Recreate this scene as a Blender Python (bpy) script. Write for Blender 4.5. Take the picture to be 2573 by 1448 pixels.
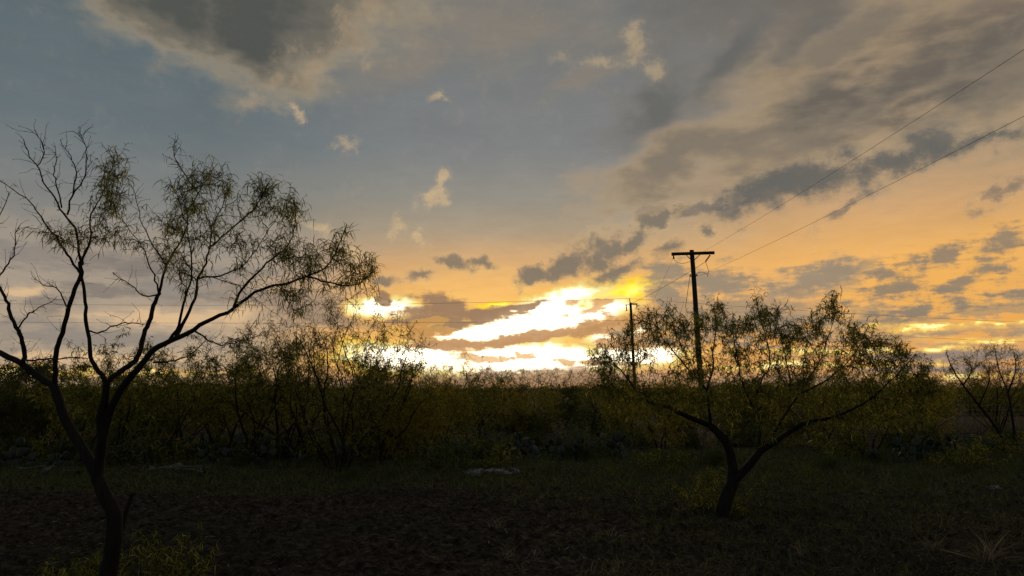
import bpy, math, random
import numpy as np

# ---------------------------------------------------------------- clean start
for o in list(bpy.data.objects):
    bpy.data.objects.remove(o)
scene = bpy.context.scene
COL = scene.collection
rng = np.random.default_rng(11)
random.seed(11)

# ---------------------------------------------------------------- camera
CAM_H = 2.0
PITCH = math.radians(7.69)          # looking slightly up over the brush
FOC = 1860.0 / 2573.0               # focal length / picture width (26 mm equivalent)
cam_d = bpy.data.cameras.new('camera')
cam_d.sensor_width = 36.0
cam_d.lens = 36.0 * FOC
cam_d.clip_start = 0.05
cam_d.clip_end = 20000.0
cam = bpy.data.objects.new('camera', cam_d)
COL.objects.link(cam)
cam.location = (0, 0, CAM_H)
cam.rotation_euler = (math.pi / 2 + PITCH, 0, 0)
scene.camera = cam
scene.view_settings.view_transform = 'Standard'
scene.view_settings.look = 'None'
scene.view_settings.exposure = 0.0
scene.view_settings.gamma = 1.0
scene.view_settings.use_curve_mapping = False
scene.render.engine = 'CYCLES'
scene.cycles.max_bounces = 6
scene.cycles.transparent_max_bounces = 8


def ray(px, py):
    """direction (unit forward distance) towards a spot measured in the photograph"""
    x = (px - 1286.5) / 1860.0
    u = (724.0 - py) / 1860.0
    c, s = math.cos(PITCH), math.sin(PITCH)
    return x, c - u * s, s + u * c


def at(px, py, Y):
    """world point at distance Y in front of the viewpoint"""
    x, y, z = ray(px, py)
    return (x / y * Y, Y, CAM_H + z / y * Y)


def azel(px, py):
    x, y, z = ray(px, py)
    return math.degrees(math.atan2(x, y)), math.degrees(math.atan2(z, math.hypot(x, y)))


def lin(r, g, b):
    def f(c):
        c = c / 255.0
        return c / 12.92 if c <= 0.04045 else ((c + 0.055) / 1.055) ** 2.4
    return (f(r), f(g), f(b), 1.0)


# ---------------------------------------------------------------- world: evening sky with clouds
SUN_AZ, SUN_EL = 3.0, 3.0           # degrees; the sun sits behind the bright gap in the clouds
world = bpy.data.worlds.new('World')
scene.world = world
world.use_nodes = True
wt = world.node_tree
wt.nodes.clear()


def nd(kind, **kw):
    n = wt.nodes.new(kind)
    for k, v in kw.items():
        setattr(n, k, v)
    return n


def put(sock, v):
    if isinstance(v, bpy.types.NodeSocket):
        wt.links.new(v, sock)
    else:
        sock.default_value = v


def M(op, a, b=None, c=None, clamp=False):
    n = nd('ShaderNodeMath', operation=op, use_clamp=clamp)
    put(n.inputs[0], a)
    if b is not None: put(n.inputs[1], b)
    if c is not None: put(n.inputs[2], c)
    return n.outputs[0]


def V(op, a, b=None, scale=None):
    n = nd('ShaderNodeVectorMath', operation=op)
    put(n.inputs[0], a)
    if b is not None: put(n.inputs[1], b)
    if scale is not None: put(n.inputs['Scale'], scale)
    return n.outputs['Value'] if op in ('LENGTH', 'DOT_PRODUCT', 'DISTANCE') else n.outputs[0]


def smooth(x, lo, hi, o0=0.0, o1=1.0):
    n = nd('ShaderNodeMapRange', interpolation_type='SMOOTHSTEP', clamp=True)
    put(n.inputs['Value'], x)
    n.inputs['From Min'].default_value = lo
    n.inputs['From Max'].default_value = hi
    n.inputs['To Min'].default_value = o0
    n.inputs['To Max'].default_value = o1
    return n.outputs['Result']


def mix(f, a, b):
    n = nd('ShaderNodeMix', data_type='RGBA')
    n.clamp_factor = True
    put(n.inputs['Factor'], f)
    put(n.inputs[6], a)
    put(n.inputs[7], b)
    return n.outputs[2]


def ramp(x, stops, lo, hi):
    n = nd('ShaderNodeValToRGB')
    m = nd('ShaderNodeMapRange', clamp=True)
    put(m.inputs['Value'], x)
    m.inputs['From Min'].default_value = lo
    m.inputs['From Max'].default_value = hi
    wt.links.new(m.outputs['Result'], n.inputs['Fac'])
    e = n.color_ramp.elements
    while len(e) < len(stops): e.new(0.5)
    for el_, (p, c) in zip(e, stops):
        el_.position = (p - lo) / (hi - lo)
        el_.color = c
    return n.outputs['Color']


def noise(vec, scale, detail=6.0, rough=0.55, color=False):
    n = nd('ShaderNodeTexNoise', noise_dimensions='3D')
    put(n.inputs['Vector'], vec)
    n.inputs['Scale'].default_value = scale
    n.inputs['Detail'].default_value = detail
    n.inputs['Roughness'].default_value = rough
    return n.outputs['Color'] if color else n.outputs[0]


def mapped(vec, kind, loc=(0, 0, 0), rot=(0, 0, 0), scl=(1, 1, 1)):
    n = nd('ShaderNodeMapping', vector_type=kind)
    put(n.inputs['Vector'], vec)
    n.inputs['Location'].default_value = loc
    n.inputs['Rotation'].default_value = rot
    n.inputs['Scale'].default_value = scl
    return n.outputs[0]


tc = nd('ShaderNodeTexCoord')
D = V('NORMALIZE', tc.outputs['Generated'])
sep = nd('ShaderNodeSeparateXYZ'); put(sep.inputs[0], D)
DX, DY, DZ = sep.outputs
AZ = M('DEGREES', M('ARCTAN2', DX, DY))
EL = M('DEGREES', M('ARCSINE', DZ))
cmb = nd('ShaderNodeCombineXYZ'); put(cmb.inputs[0], AZ); put(cmb.inputs[1], EL)
AE = cmb.outputs[0]                                     # azimuth, elevation in degrees

# turbulence: stretched along the layers, rising to the right as the bands in this sky do
DS = mapped(D, 'POINT', rot=(0, math.radians(20), 0), scl=(1, 1, 2.3))
DF = mapped(D, 'POINT', rot=(0, math.radians(8), 0), scl=(1, 1, 5.0))
n_soft = noise(DS, 7, 3, 0.5)
n_mid = noise(DS, 16, 5, 0.6)
n_fine = noise(DF, 22, 4, 0.62)
n_puff = noise(D, 40, 4, 0.66)
w1 = V('SUBTRACT', noise(DS, 9, 3, 0.55, color=True), (0.5, 0.5, 0.5))
w2 = V('SUBTRACT', noise(D, 46, 3, 0.6, color=True), (0.5, 0.5, 0.5))
P_SOFT = V('ADD', AE, V('SCALE', w1, scale=5.0))
P_FINE = V('ADD', V('ADD', AE, V('SCALE', w1, scale=1.6)), V('SCALE', w2, scale=1.3))
P_BAR = V('ADD', V('ADD', AE, V('MULTIPLY', w1, (3.0, 1.0, 0))), V('MULTIPLY', w2, (1.6, 0.55, 0)))


_rot = {}
EPS = 0.0


def turned(P, ang):
    """P rotated so that bands tilted by ang degrees lie level (shared by all clouds of that tilt)"""
    key = (P, ang)
    if key not in _rot:
        if ang == 0:
            _rot[key] = POS[P]
        else:
            c, s = math.cos(math.radians(ang + EPS)), math.sin(math.radians(ang + EPS))
            n = nd('ShaderNodeCombineXYZ')
            put(n.inputs[0], V('DOT_PRODUCT', POS[P], (c, s, 0)))
            put(n.inputs[1], V('DOT_PRODUCT', POS[P], (-s, c, 0)))
            _rot[key] = n.outputs[0]
    return _rot[key]


def blob_deg(b):
    px, py, rx, ry, ang = b[:5]
    a0, e0 = azel(px, py)
    k = (azel(px + 5, py)[0] - azel(px - 5, py)[0]) / 10.0
    q = (azel(px, py - 5)[1] - azel(px, py + 5)[1]) / 10.0
    return a0, e0, rx * k, ry * q, round(ang / 10.0) * 10


def reaches(b, box, warp):
    a0, e0, ra, re, ang = blob_deg(b)
    c, s = abs(math.cos(math.radians(ang))), abs(math.sin(math.radians(ang)))
    ha, he = 1.8 * (ra * c + re * s) + warp, 1.8 * (ra * s + re * c) + warp
    return a0 + ha > box[0] and a0 - ha < box[1] and e0 + he > box[2] and e0 - he < box[3]


def field(P, blobs):
    """union of soft ellipses (x, y, half length, half height, tilt): 1 in a core, 0 at a rim, below 0 outside"""
    out = None
    for b in blobs:
        a0, e0, ra, re, ang = blob_deg(b)
        c, s = math.cos(math.radians(ang)), math.sin(math.radians(ang))
        n = nd('ShaderNodeVectorMath', operation='MULTIPLY_ADD')
        put(n.inputs[0], turned(P, ang))
        n.inputs[1].default_value = (1 / ra, 1 / re, 0)
        n.inputs[2].default_value = (-(a0 * c + e0 * s) / ra, -(-a0 * s + e0 * c) / re + EPS, 0)
        d = V('LENGTH', n.outputs[0])
        out = d if out is None else M('SMOOTH_MIN', out, d, 0.15)
    return M('SUBTRACT', 1.0, out)


LAYERS = []


def cloud(P, blobs, nz, amt, a_lo, a_hi, amax, c_edge, c_core, k_lo, k_hi, nz2=None, amt2=0.0):
    LAYERS.append(('cloud', P, blobs, nz, amt, a_lo, a_hi, amax, c_edge, c_core, k_lo, k_hi, nz2, amt2))


def glow(P, blobs, nz, amt, a_lo, a_hi, stops, nz2=None, amt2=0.0):
    LAYERS.append(('glow', P, blobs, nz, amt, a_lo, a_hi, stops, nz2, amt2))


def noisy(f, nz, amt, nz2, amt2):
    f = M('MULTIPLY_ADD', M('SUBTRACT', NZ[nz], 0.5), 2 * amt, f)
    if nz2 is not None:
        f = M('MULTIPLY_ADD', M('SUBTRACT', NZ[nz2], 0.5), 2 * amt2, f)
    return f


def compose(k, box):
    """node group with all cloud layers that reach a part of the sky (azimuth and elevation limits in degrees)"""
    global wt, NZ, POS, EPS
    keep = wt
    EPS = 1e-4 * (k + 1)
    _rot.clear()
    wt = bpy.data.node_groups.new('sky_part', 'ShaderNodeTree')
    for nm, ty in PORTS:
        wt.interface.new_socket(nm, in_out='INPUT', socket_type=ty)
    wt.interface.new_socket('out', in_out='OUTPUT', socket_type='NodeSocketColor')
    gi = nd('NodeGroupInput')
    NZ = {n: gi.outputs[n] for n in ('soft', 'mid', 'fine', 'puff')}
    POS = {n: gi.outputs['P' + n] for n in ('soft', 'fine', 'bar')}
    S = gi.outputs['base']
    for L in LAYERS:
        warp = {'soft': 3.0, 'fine': 1.8, 'bar': 2.2}[L[1]]
        bl = [b for b in L[2] if reaches(b, box, warp)]
        if not bl: continue
        f = field(L[1], bl)
        if L[0] == 'cloud':
            _, P, _, nz, amt, a_lo, a_hi, amax, c_edge, c_core, k_lo, k_hi, nz2, amt2 = L
            f = noisy(f, nz, amt, nz2, amt2)
            S = mix(smooth(f, a_lo, a_hi, 0.0, amax), S, mix(smooth(f, k_lo, k_hi), c_edge, c_core))
        else:
            _, P, _, nz, amt, a_lo, a_hi, stops, nz2, amt2 = L
            f = noisy(f, nz, amt, nz2, amt2)
            S = mix(smooth(f, a_lo, a_hi), S, ramp(f, stops, 0.0, 1.0))
    # fine uneven thickness inside every cloud
    S = mix(smooth(NZ['fine'], 0.38, 0.66, 0.0, 0.06), S, lin(96, 88, 82))
    S = mix(smooth(NZ['puff'], 0.5, 0.8, 0.0, 0.05), S, lin(226, 196, 158))
    go = nd('NodeGroupOutput')
    put(go.inputs['out'], S)
    tree, wt = wt, keep
    g = nd('ShaderNodeGroup')
    g.node_tree = tree
    for nm, sock in WORLD_IN.items():
        put(g.inputs[nm], sock)
    return g.outputs['out']


PORTS = [('base', 'NodeSocketColor'), ('soft', 'NodeSocketFloat'), ('mid', 'NodeSocketFloat'), ('fine', 'NodeSocketFloat'), ('puff', 'NodeSocketFloat'),
         ('Psoft', 'NodeSocketVector'), ('Pfine', 'NodeSocketVector'), ('Pbar', 'NodeSocketVector')]

# clear-air gradient: towards the sunset, to its sides, and the rest of the sky
g_sun = ramp(EL, [(0, lin(236, 176, 118)), (3, lin(250, 186, 96)), (7, lin(250, 188, 104)), (10, lin(206, 168, 124)), (12, lin(170, 156, 134)),
                  (14.5, lin(144, 145, 138)), (18, lin(124, 131, 135)), (28, lin(116, 120, 120)), (45, lin(108, 112, 114)), (90, lin(106, 112, 117))], 0, 90)
g_right = ramp(EL, [(0, lin(214, 160, 112)), (4, lin(250, 178, 86)), (9, lin(252, 188, 102)), (13, lin(212, 169, 122)), (17, lin(170, 149, 123)),
                    (22, lin(140, 124, 106)), (29, lin(106, 102, 98)), (45, lin(104, 106, 108)), (90, lin(106, 112, 117))], 0, 90)
g_left = ramp(EL, [(0, lin(206, 176, 138)), (4, lin(186, 166, 142)), (9, lin(158, 150, 140)), (13, lin(130, 133, 132)), (18, lin(104, 117, 123)),
                   (29, lin(90, 106, 112)), (45, lin(98, 107, 113)), (90, lin(106, 112, 117))], 0, 90)
g_back = ramp(EL, [(0, lin(128, 126, 128)), (12, lin(126, 128, 132)), (40, lin(114, 120, 125)), (90, lin(106, 112, 117))], 0, 90)
AZs = M('ADD', AZ, M('MULTIPLY', M('SUBTRACT', n_soft, 0.5), 14.0))
base = mix(smooth(AZs, 5, 27), g_sun, g_right)
base = mix(smooth(AZs, -6, -24), base, g_left)
base = mix(smooth(M('ABSOLUTE', M('SUBTRACT', AZ, SUN_AZ)), 45, 115), base, g_back)
sky = nd('ShaderNodeTexSky', sky_type='NISHITA')
sky.sun_disc = False
sky.sun_elevation = math.radians(SUN_EL)
sky.sun_rotation = math.radians(SUN_AZ)
sky.air_density = 1.2
sky.dust_density = 3.0
nish = mix(0.95, sky.outputs[0], (0, 0, 0, 1))          # strength 0.05
base = mix(0.10, base, nish)
# uneven thickness of the high veil, all round the sky
base = mix(smooth(n_mid, 0.35, 0.75, 0.0, 0.03), base, lin(190, 178, 160))
base = mix(smooth(n_soft, 0.42, 0.75, 0.0, 0.07), base, (0, 0, 0, 1))

# upper middle: faint grey-brown veil
cloud('soft', [(1250, 60, 420, 150, 0), (1000, 160, 260, 80, 25), (1500, 170, 200, 60, 20)], 'mid', 0.5, -0.3, 0.9, 0.6, lin(130, 126, 118), lin(142, 130, 116), 0.0, 0.7)
# upper right: wide brown fan of cloud rising to the right
cloud('soft', [(1720, 390, 300, 80, 20), (2050, 300, 460, 140, 20), (2450, 200, 420, 230, 20), (2150, 90, 420, 130, 20)],
      'mid', 0.6, -0.25, 0.6, 0.92, lin(182, 156, 121), lin(130, 119, 104), 0.0, 0.8, 'soft', 0.2)
cloud('soft', [(1650, 275, 150, 70, 30), (1840, 150, 200, 60, 40), (2050, 40, 240, 60, 30)], 'mid', 0.5, -0.4, 0.9, 0.75,
      lin(118, 116, 110), lin(96, 98, 97), 0.0, 0.8)
cloud('soft', [(2120, 235, 230, 36, 20), (2330, 170, 280, 65, 20), (2500, 100, 200, 80, 20), (2460, 30, 300, 70, 10), (2300, 270, 260, 34, 10)], 'mid', 0.8, -0.5, 1.1, 0.75,
      lin(114, 105, 94), lin(96, 91, 86), 0.0, 0.8, 'fine', 0.5)
# long dark bar under the fan
cloud('fine', [(1880, 496, 110, 46, 20), (2030, 450, 210, 54, 10), (2240, 402, 250, 44, 10), (2480, 352, 260, 34, 10)],
      'mid', 1.0, -0.5, 0.8, 0.94, lin(160, 143, 120), lin(100, 100, 96), -0.35, 0.6, 'puff', 0.8)
cloud('fine', [(1650, 530, 60, 26, 10), (1715, 534, 60, 22, 0), (2520, 480, 120, 36, 20), (2110, 530, 80, 24, 30), (1780, 520, 70, 20, 10)],
      'mid', 1.2, -0.35, 0.9, 0.75, lin(172, 150, 124), lin(116, 110, 102), -0.1, 0.6, 'puff', 1.2)

# upper left: big dark cloud with a warm lower rim
cloud('soft', [(600, -90, 470, 235, 0), (630, 100, 190, 120, -30), (800, 60, 160, 130, 40), (380, 0, 260, 100, -20)],
      'mid', 0.5, -0.42, 0.5, 0.96, lin(158, 144, 120), lin(112, 107, 96), 0.05, 0.5, 'puff', 0.25)
cloud('soft', [(580, -90, 430, 225, 0), (620, 60, 200, 120, -30), (400, -20, 240, 90, -20)],
      'mid', 0.4, -0.05, 0.65, 0.95, lin(100, 99, 92), lin(80, 83, 80), 0.1, 0.6, 'puff', 0.1)
cloud('fine', [(690, 195, 90, 30, 50), (800, 165, 140, 44, 40), (880, 60, 60, 110, -10), (930, 20, 50, 60, 0)],
      'puff', 1.5, -0.4, 1.2, 0.55, lin(164, 148, 124), lin(174, 152, 124), 0.2, 0.8, 'mid', 0.8)

# left: soft layered grey and pale cloud
cloud('soft', [(150, 640, 420, 100, 0), (500, 700, 420, 70, 10), (830, 790, 120, 46, 0), (250, 850, 500, 60, 0)], 'mid', 0.8, -0.3, 0.8, 0.8,
      lin(180, 162, 140), lin(138, 131, 124), 0.0, 0.8, 'fine', 0.5)
cloud('bar', [(110, 762, 100, 34, 10), (270, 730, 150, 26, 0), (700, 760, 250, 48, 0), (800, 800, 180, 34, 0), (330, 660, 220, 36, 0)], 'fine', 1.0, -0.35, 0.75, 0.8,
      lin(166, 149, 130), lin(130, 121, 113), -0.1, 0.6, 'puff', 0.6)
cloud('bar', [(60, 735, 80, 20, 10), (420, 800, 280, 30, 0), (580, 790, 110, 34, 10), (250, 900, 400, 20, 0)], 'fine', 1.0, -0.2, 0.9, 0.75, lin(208, 180, 144), lin(234, 196, 148), 0.1, 0.6, 'puff', 0.5)

# small lit wisps
cloud('fine', [(1630, 165, 76, 40, -30), (1470, 150, 90, 26, 0), (1590, 100, 40, 60, 0)], 'puff', 1.7, -0.3, 1.5, 0.55, lin(152, 140, 122), lin(192, 168, 130), 0.0, 0.9, 'mid', 0.8)
cloud('fine', [(1105, 495, 50, 30, 20), (1115, 455, 20, 40, 0), (1100, 250, 38, 16, 0), (868, 355, 36, 26, 0), (745, 275, 18, 36, 20), (1003, 582, 30, 38, 30),
               (1055, 592, 22, 20, 0), (800, 572, 80, 20, -10), (885, 640, 60, 26, -20)],
      'puff', 1.9, -0.3, 1.4, 0.65, lin(172, 157, 134), lin(218, 186, 138), -0.1, 0.9, 'mid', 0.5)

# warm glow spread through thin cloud round the gap
cloud('soft', [(1330, 800, 620, 170, 0)], 'mid', 0.3, -0.3, 0.9, 0.6, lin(238, 178, 108), lin(255, 204, 116), 0.0, 0.8)
# bright gap over the hidden sun: orange rim, then too bright for the film
GLOW = [(0.0, lin(250, 190, 104)), (0.12, lin(254, 208, 110)), (0.25, lin(255, 236, 150)), (0.36, (1.6, 1.3, 0.7, 1)), (0.55, (3.2, 2.7, 1.9, 1)), (1.0, (5.4, 4.7, 3.4, 1))]
YEL = [(0.0, lin(252, 192, 80)), (0.2, lin(255, 214, 30)), (0.45, (1.25, 0.90, 0.02, 1)), (0.7, (1.7, 1.3, 0.1, 1)), (1.0, (2.4, 2.0, 0.5, 1))]
glow('bar', [(1500, 748, 230, 50, 10), (1580, 740, 110, 44, 20), (1265, 767, 80, 11, 0), (1600, 735, 80, 36, 20), (1050, 900, 240, 60, 0)], 'fine', 0.6, -0.3, 0.55, YEL, 'puff', 0.6)
glow('bar', [(965, 778, 125, 36, 0), (1320, 822, 380, 66, 10), (1490, 785, 150, 34, 10), (1290, 905, 440, 56, 0), (1060, 895, 220, 48, 0), (1330, 790, 260, 50, 20), (1600, 890, 180, 40, 0),
             (1570, 835, 130, 50, 10)], 'fine', 0.35, -0.2, 0.3, GLOW, 'puff', 0.35)
# brown cloud bars across the gap
cloud('bar', [(1080, 798, 140, 28, 0), (1130, 776, 84, 32, -10), (1210, 788, 130, 22, 0), (1280, 778, 76, 12, 10), (1010, 808, 90, 16, 10), (1130, 820, 120, 16, 10), (1330, 772, 40, 14, 20), (970, 758, 34, 18, -30)],
      'fine', 0.8, -0.3, 0.36, 0.98, lin(226, 172, 100), lin(160, 127, 98), -0.2, 0.5, 'puff', 0.8)
cloud('bar', [(1140, 868, 120, 18, 0), (1330, 852, 230, 18, 10), (1540, 815, 170, 26, 10), (1590, 860, 120, 22, 0), (1660, 790, 80, 46, 10), (1720, 840, 120, 44, 0)],
      'fine', 0.9, -0.22, 0.36, 0.97, lin(240, 176, 84), lin(190, 141, 94), -0.12, 0.45, 'puff', 0.8)
cloud('bar', [(1055, 835, 80, 16, 0), (1040, 815, 90, 14, 10), (1210, 905, 80, 13, 0), (1410, 912, 36, 12, 0), (1470, 912, 52, 12, 0), (1490, 772, 60, 14, 20), (1440, 758, 30, 9, 10), (1330, 895, 36, 10, 0)],
      'fine', 1.4, -0.25, 0.6, 0.92, lin(246, 192, 76), lin(206, 152, 88), -0.1, 0.5, 'puff', 1.0)
# streaks at the horizon
cloud('bar', [(1400, 950, 480, 28, 0), (900, 966, 500, 20, 0), (2000, 960, 500, 20, 0)], 'fine', 1.0, -0.3, 0.6, 0.92, lin(216, 168, 118), lin(180, 143, 112), -0.1, 0.5)

# small dark clouds above the gap
cloud('fine', [(1335, 690, 50, 36, 20), (1420, 664, 70, 34, 20), (1500, 640, 116, 50, 20), (1585, 600, 96, 30, 40), (1560, 680, 90, 24, 20), (1680, 626, 48, 22, 20),
               (1785, 582, 30, 28, 0), (1655, 555, 60, 24, 40)],
      'mid', 0.8, -0.5, 0.7, 0.95, lin(226, 186, 130), lin(130, 119, 104), -0.4, 0.55, 'puff', 1.1)
cloud('fine', [(1052, 686, 54, 20, 0), (1130, 660, 66, 22, -20), (1205, 664, 64, 20, 0), (960, 710, 40, 16, 0)],
      'mid', 0.8, -0.5, 0.8, 0.92, lin(226, 188, 132), lin(136, 122, 104), -0.35, 0.7, 'puff', 1.1)

# right: grey bank with glowing edges, breaking into streaks
cloud('fine', [(1690, 690, 90, 48, 0), (1800, 715, 150, 60, 0), (2010, 715, 200, 66, 10), (2100, 690, 120, 50, 10), (1870, 790, 330, 80, 0), (1680, 760, 66, 80, 0)],
      'fine', 0.9, -0.4, 0.6, 0.95, lin(248, 188, 112), lin(154, 138, 117), -0.3, 0.75, 'puff', 0.7)
cloud('bar', [(2200, 820, 620, 70, 0), (2450, 780, 320, 60, 10)], 'fine', 2.2, -0.5, 0.9, 0.9, lin(246, 182, 104), lin(160, 141, 118), -0.4, 0.7, 'puff', 1.3)
cloud('bar', [(2265, 670, 90, 30, 20), (2400, 640, 120, 38, 20), (2530, 600, 100, 40, 20), (2250, 725, 180, 32, 10), (2460, 700, 140, 34, 20), (2380, 770, 270, 36, 10)],
      'fine', 1.5, -0.6, 0.9, 0.92, lin(255, 188, 88), lin(146, 130, 110), -0.4, 0.8, 'puff', 1.3)
cloud('bar', [(2430, 892, 320, 34, 0), (2400, 928, 300, 18, 0)], 'fine', 1.0, -0.3, 0.6, 0.92, lin(214, 168, 122), lin(146, 131, 120), -0.2, 0.5, 'puff', 0.5)
glow('bar', [(2330, 822, 180, 12, 0), (2500, 806, 170, 8, 0), (2200, 880, 420, 9, 0), (1980, 918, 320, 10, 0), (2460, 852, 180, 10, 0), (2450, 946, 260, 9, 0), (50, 926, 170, 16, 0),
             (430, 938, 300, 9, 0)], 'fine', 2.0, -0.4, 0.9,
     [(0.0, lin(246, 190, 112)), (0.6, lin(254, 206, 92)), (0.95, (1.3, 1.0, 0.35, 1)), (1.0, (1.5, 1.2, 0.5, 1))], 'puff', 1.2)


def emit(c):
    n = nd('ShaderNodeBackground')
    put(n.inputs['Color'], c)
    return n.outputs[0]


def choose(test, a, b):
    n = nd('ShaderNodeMixShader')
    put(n.inputs[0], test); put(n.inputs[1], a); put(n.inputs[2], b)
    return n.outputs[0]


# the cloud layers are evaluated only in the part of the sky they reach
A_CUT = [-46, -26, -12, 0, 12, 25, 46]
E_CUT = [-3, 9.5, 40]
clouds = None
WORLD_IN = dict(base=base, soft=n_soft, mid=n_mid, fine=n_fine, puff=n_puff, Psoft=P_SOFT, Pfine=P_FINE, Pbar=P_BAR)
for i in range(len(A_CUT) - 1):
    col = None
    for j in range(len(E_CUT) - 1):
        c = emit(compose(i * 8 + j, (A_CUT[i], A_CUT[i + 1], E_CUT[j], E_CUT[j + 1])))
        col = c if col is None else choose(M('GREATER_THAN', EL, E_CUT[j]), col, c)
    clouds = col if clouds is None else choose(M('GREATER_THAN', AZ, A_CUT[i]), clouds, col)
inside = M('MULTIPLY', M('LESS_THAN', M('ABSOLUTE', AZ), A_CUT[-1]), M('LESS_THAN', EL, E_CUT[-1]))
top = choose(inside, emit(base), clouds)
# below the horizon: the dark land
top = choose(M('LESS_THAN', EL, -1.0), top, emit(lin(40, 34, 26)))
wo = nd('ShaderNodeOutputWorld')
wt.links.new(top, wo.inputs['Surface'])
world.cycles.sampling_method = 'MANUAL'
world.cycles.sample_map_resolution = 512


# ---------------------------------------------------------------- sun: low, mostly veiled by the cloud bank
sun_d = bpy.data.lights.new('sun', 'SUN')
sun_d.energy = 1.1
sun_d.angle = math.radians(12)
sun_d.color = (1.0, 0.74, 0.40)
sun = bpy.data.objects.new('sun', sun_d)
COL.objects.link(sun)
sun.rotation_euler = (math.radians(90 - SUN_EL), 0, math.radians(180 - SUN_AZ))   # shines from the gap towards the viewer


# ---------------------------------------------------------------- materials
def material(name):
    m = bpy.data.materials.new(name)
    m.use_nodes = True
    t = m.node_tree
    t.nodes.clear()
    out = t.nodes.new('ShaderNodeOutputMaterial')
    return m, t, out


def mk(t, kind, **kw):
    n = t.nodes.new(kind)
    for k, v in kw.items(): setattr(n, k, v)
    return n


def mramp(t, fac, stops):
    n = mk(t, 'ShaderNodeValToRGB')
    e = n.color_ramp.elements
    while len(e) < len(stops): e.new(0.5)
    for el_, (p, c) in zip(e, stops):
        el_.position = p; el_.color = (*c, 1)
    t.links.new(fac, n.inputs['Fac'])
    return n.outputs['Color']


def leaf_mat(name, stops, trans=0.5):
    m, t, out = material(name)
    g = mk(t, 'ShaderNodeNewGeometry')
    c = mramp(t, g.outputs['Random Per Island'], stops)
    d = mk(t, 'ShaderNodeBsdfDiffuse'); tr = mk(t, 'ShaderNodeBsdfTranslucent'); mx = mk(t, 'ShaderNodeMixShader')
    t.links.new(c, d.inputs['Color']); t.links.new(c, tr.inputs['Color'])
    mx.inputs[0].default_value = trans
    t.links.new(d.outputs[0], mx.inputs[1]); t.links.new(tr.outputs[0], mx.inputs[2])
    t.links.new(mx.outputs[0], out.inputs['Surface'])
    return m


def rough_mat(name, stops, scale, bump=0.4, rough=0.9, stretch=(1, 1, 1), detail=6):
    m, t, out = material(name)
    tcn = mk(t, 'ShaderNodeTexCoord'); mp = mk(t, 'ShaderNodeMapping')
    mp.inputs['Scale'].default_value = stretch
    t.links.new(tcn.outputs['Object'], mp.inputs['Vector'])
    nz = mk(t, 'ShaderNodeTexNoise'); nz.inputs['Scale'].default_value = scale; nz.inputs['Detail'].default_value = detail; nz.inputs['Roughness'].default_value = 0.65
    t.links.new(mp.outputs[0], nz.inputs['Vector'])
    c = mramp(t, nz.outputs[0], stops)
    b = mk(t, 'ShaderNodeBsdfPrincipled')
    b.inputs['Roughness'].default_value = rough
    b.inputs['Specular IOR Level'].default_value = 0.2
    t.links.new(c, b.inputs['Base Color'])
    bp = mk(t, 'ShaderNodeBump'); bp.inputs['Strength'].default_value = bump; bp.inputs['Distance'].default_value = 0.02
    t.links.new(nz.outputs[0], bp.inputs['Height']); t.links.new(bp.outputs[0], b.inputs['Normal'])
    t.links.new(b.outputs[0], out.inputs['Surface'])
    return m


M_BARK = rough_mat('bark', [(0.3, (0.006, 0.005, 0.004)), (0.6, (0.018, 0.014, 0.011)), (0.8, (0.036, 0.030, 0.024))], 14, 0.8, stretch=(1, 1, 0.25))
M_TWIG = rough_mat('twig_bark', [(0.3, (0.008, 0.006, 0.004)), (0.7, (0.024, 0.018, 0.012))], 30, 0.2)
M_LEAF = leaf_mat('mesquite_leaf', [(0.0, (0.04, 0.05, 0.012)), (0.45, (0.14, 0.15, 0.026)), (0.82, (0.30, 0.28, 0.045)), (1.0, (0.52, 0.46, 0.12))], 0.55)
M_LEAF_GOLD = leaf_mat('golden_leaf', [(0.0, (0.10, 0.09, 0.016)), (0.5, (0.28, 0.25, 0.036)), (1.0, (0.54, 0.43, 0.08))], 0.55)
M_LEAF_GLOWTINT = leaf_mat('glow_tinted_leaf', [(0.0, (0.10, 0.07, 0.018)), (0.5, (0.15, 0.085, 0.02)), (1.0, (0.10, 0.085, 0.02))], 0.5)  # reddish sunset glow on the central brush, put into the leaf colour
M_LEAF_DARK = leaf_mat('dark_leaf', [(0.0, (0.045, 0.055, 0.022)), (0.6, (0.08, 0.09, 0.028)), (1.0, (0.12, 0.115, 0.035))], 0.4)
M_GRASS = leaf_mat('green_grass', [(0.0, (0.05, 0.066, 0.02)), (0.6, (0.105, 0.12, 0.038)), (1.0, (0.21, 0.20, 0.085))], 0.35)
M_DRY = leaf_mat('dry_grass', [(0.0, (0.09, 0.07, 0.045)), (0.6, (0.19, 0.15, 0.095)), (1.0, (0.34, 0.29, 0.20))], 0.35)
M_LITTER = leaf_mat('litter', [(0.0, (0.02, 0.014, 0.010)), (0.5, (0.07, 0.054, 0.040)), (0.93, (0.17, 0.14, 0.105)), (1.0, (0.36, 0.32, 0.27))], 0.1)
M_WOODPOLE = rough_mat('pole_wood', [(0.3, (0.018, 0.014, 0.010)), (0.7, (0.055, 0.042, 0.030))], 6, 0.5, stretch=(4, 4, 0.3))
M_METAL = rough_mat('dull_metal', [(0.3, (0.06, 0.06, 0.06)), (0.7, (0.12, 0.12, 0.12))], 20, 0.1, rough=0.5)
M_PORC = rough_mat('brown_porcelain', [(0.3, (0.03, 0.018, 0.012)), (0.7, (0.05, 0.03, 0.02))], 20, 0.05, rough=0.3)
M_WIRE = rough_mat('weathered_wire', [(0.3, (0.02, 0.02, 0.02)), (0.7, (0.05, 0.05, 0.05))], 20, 0.0, rough=0.6)
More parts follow.
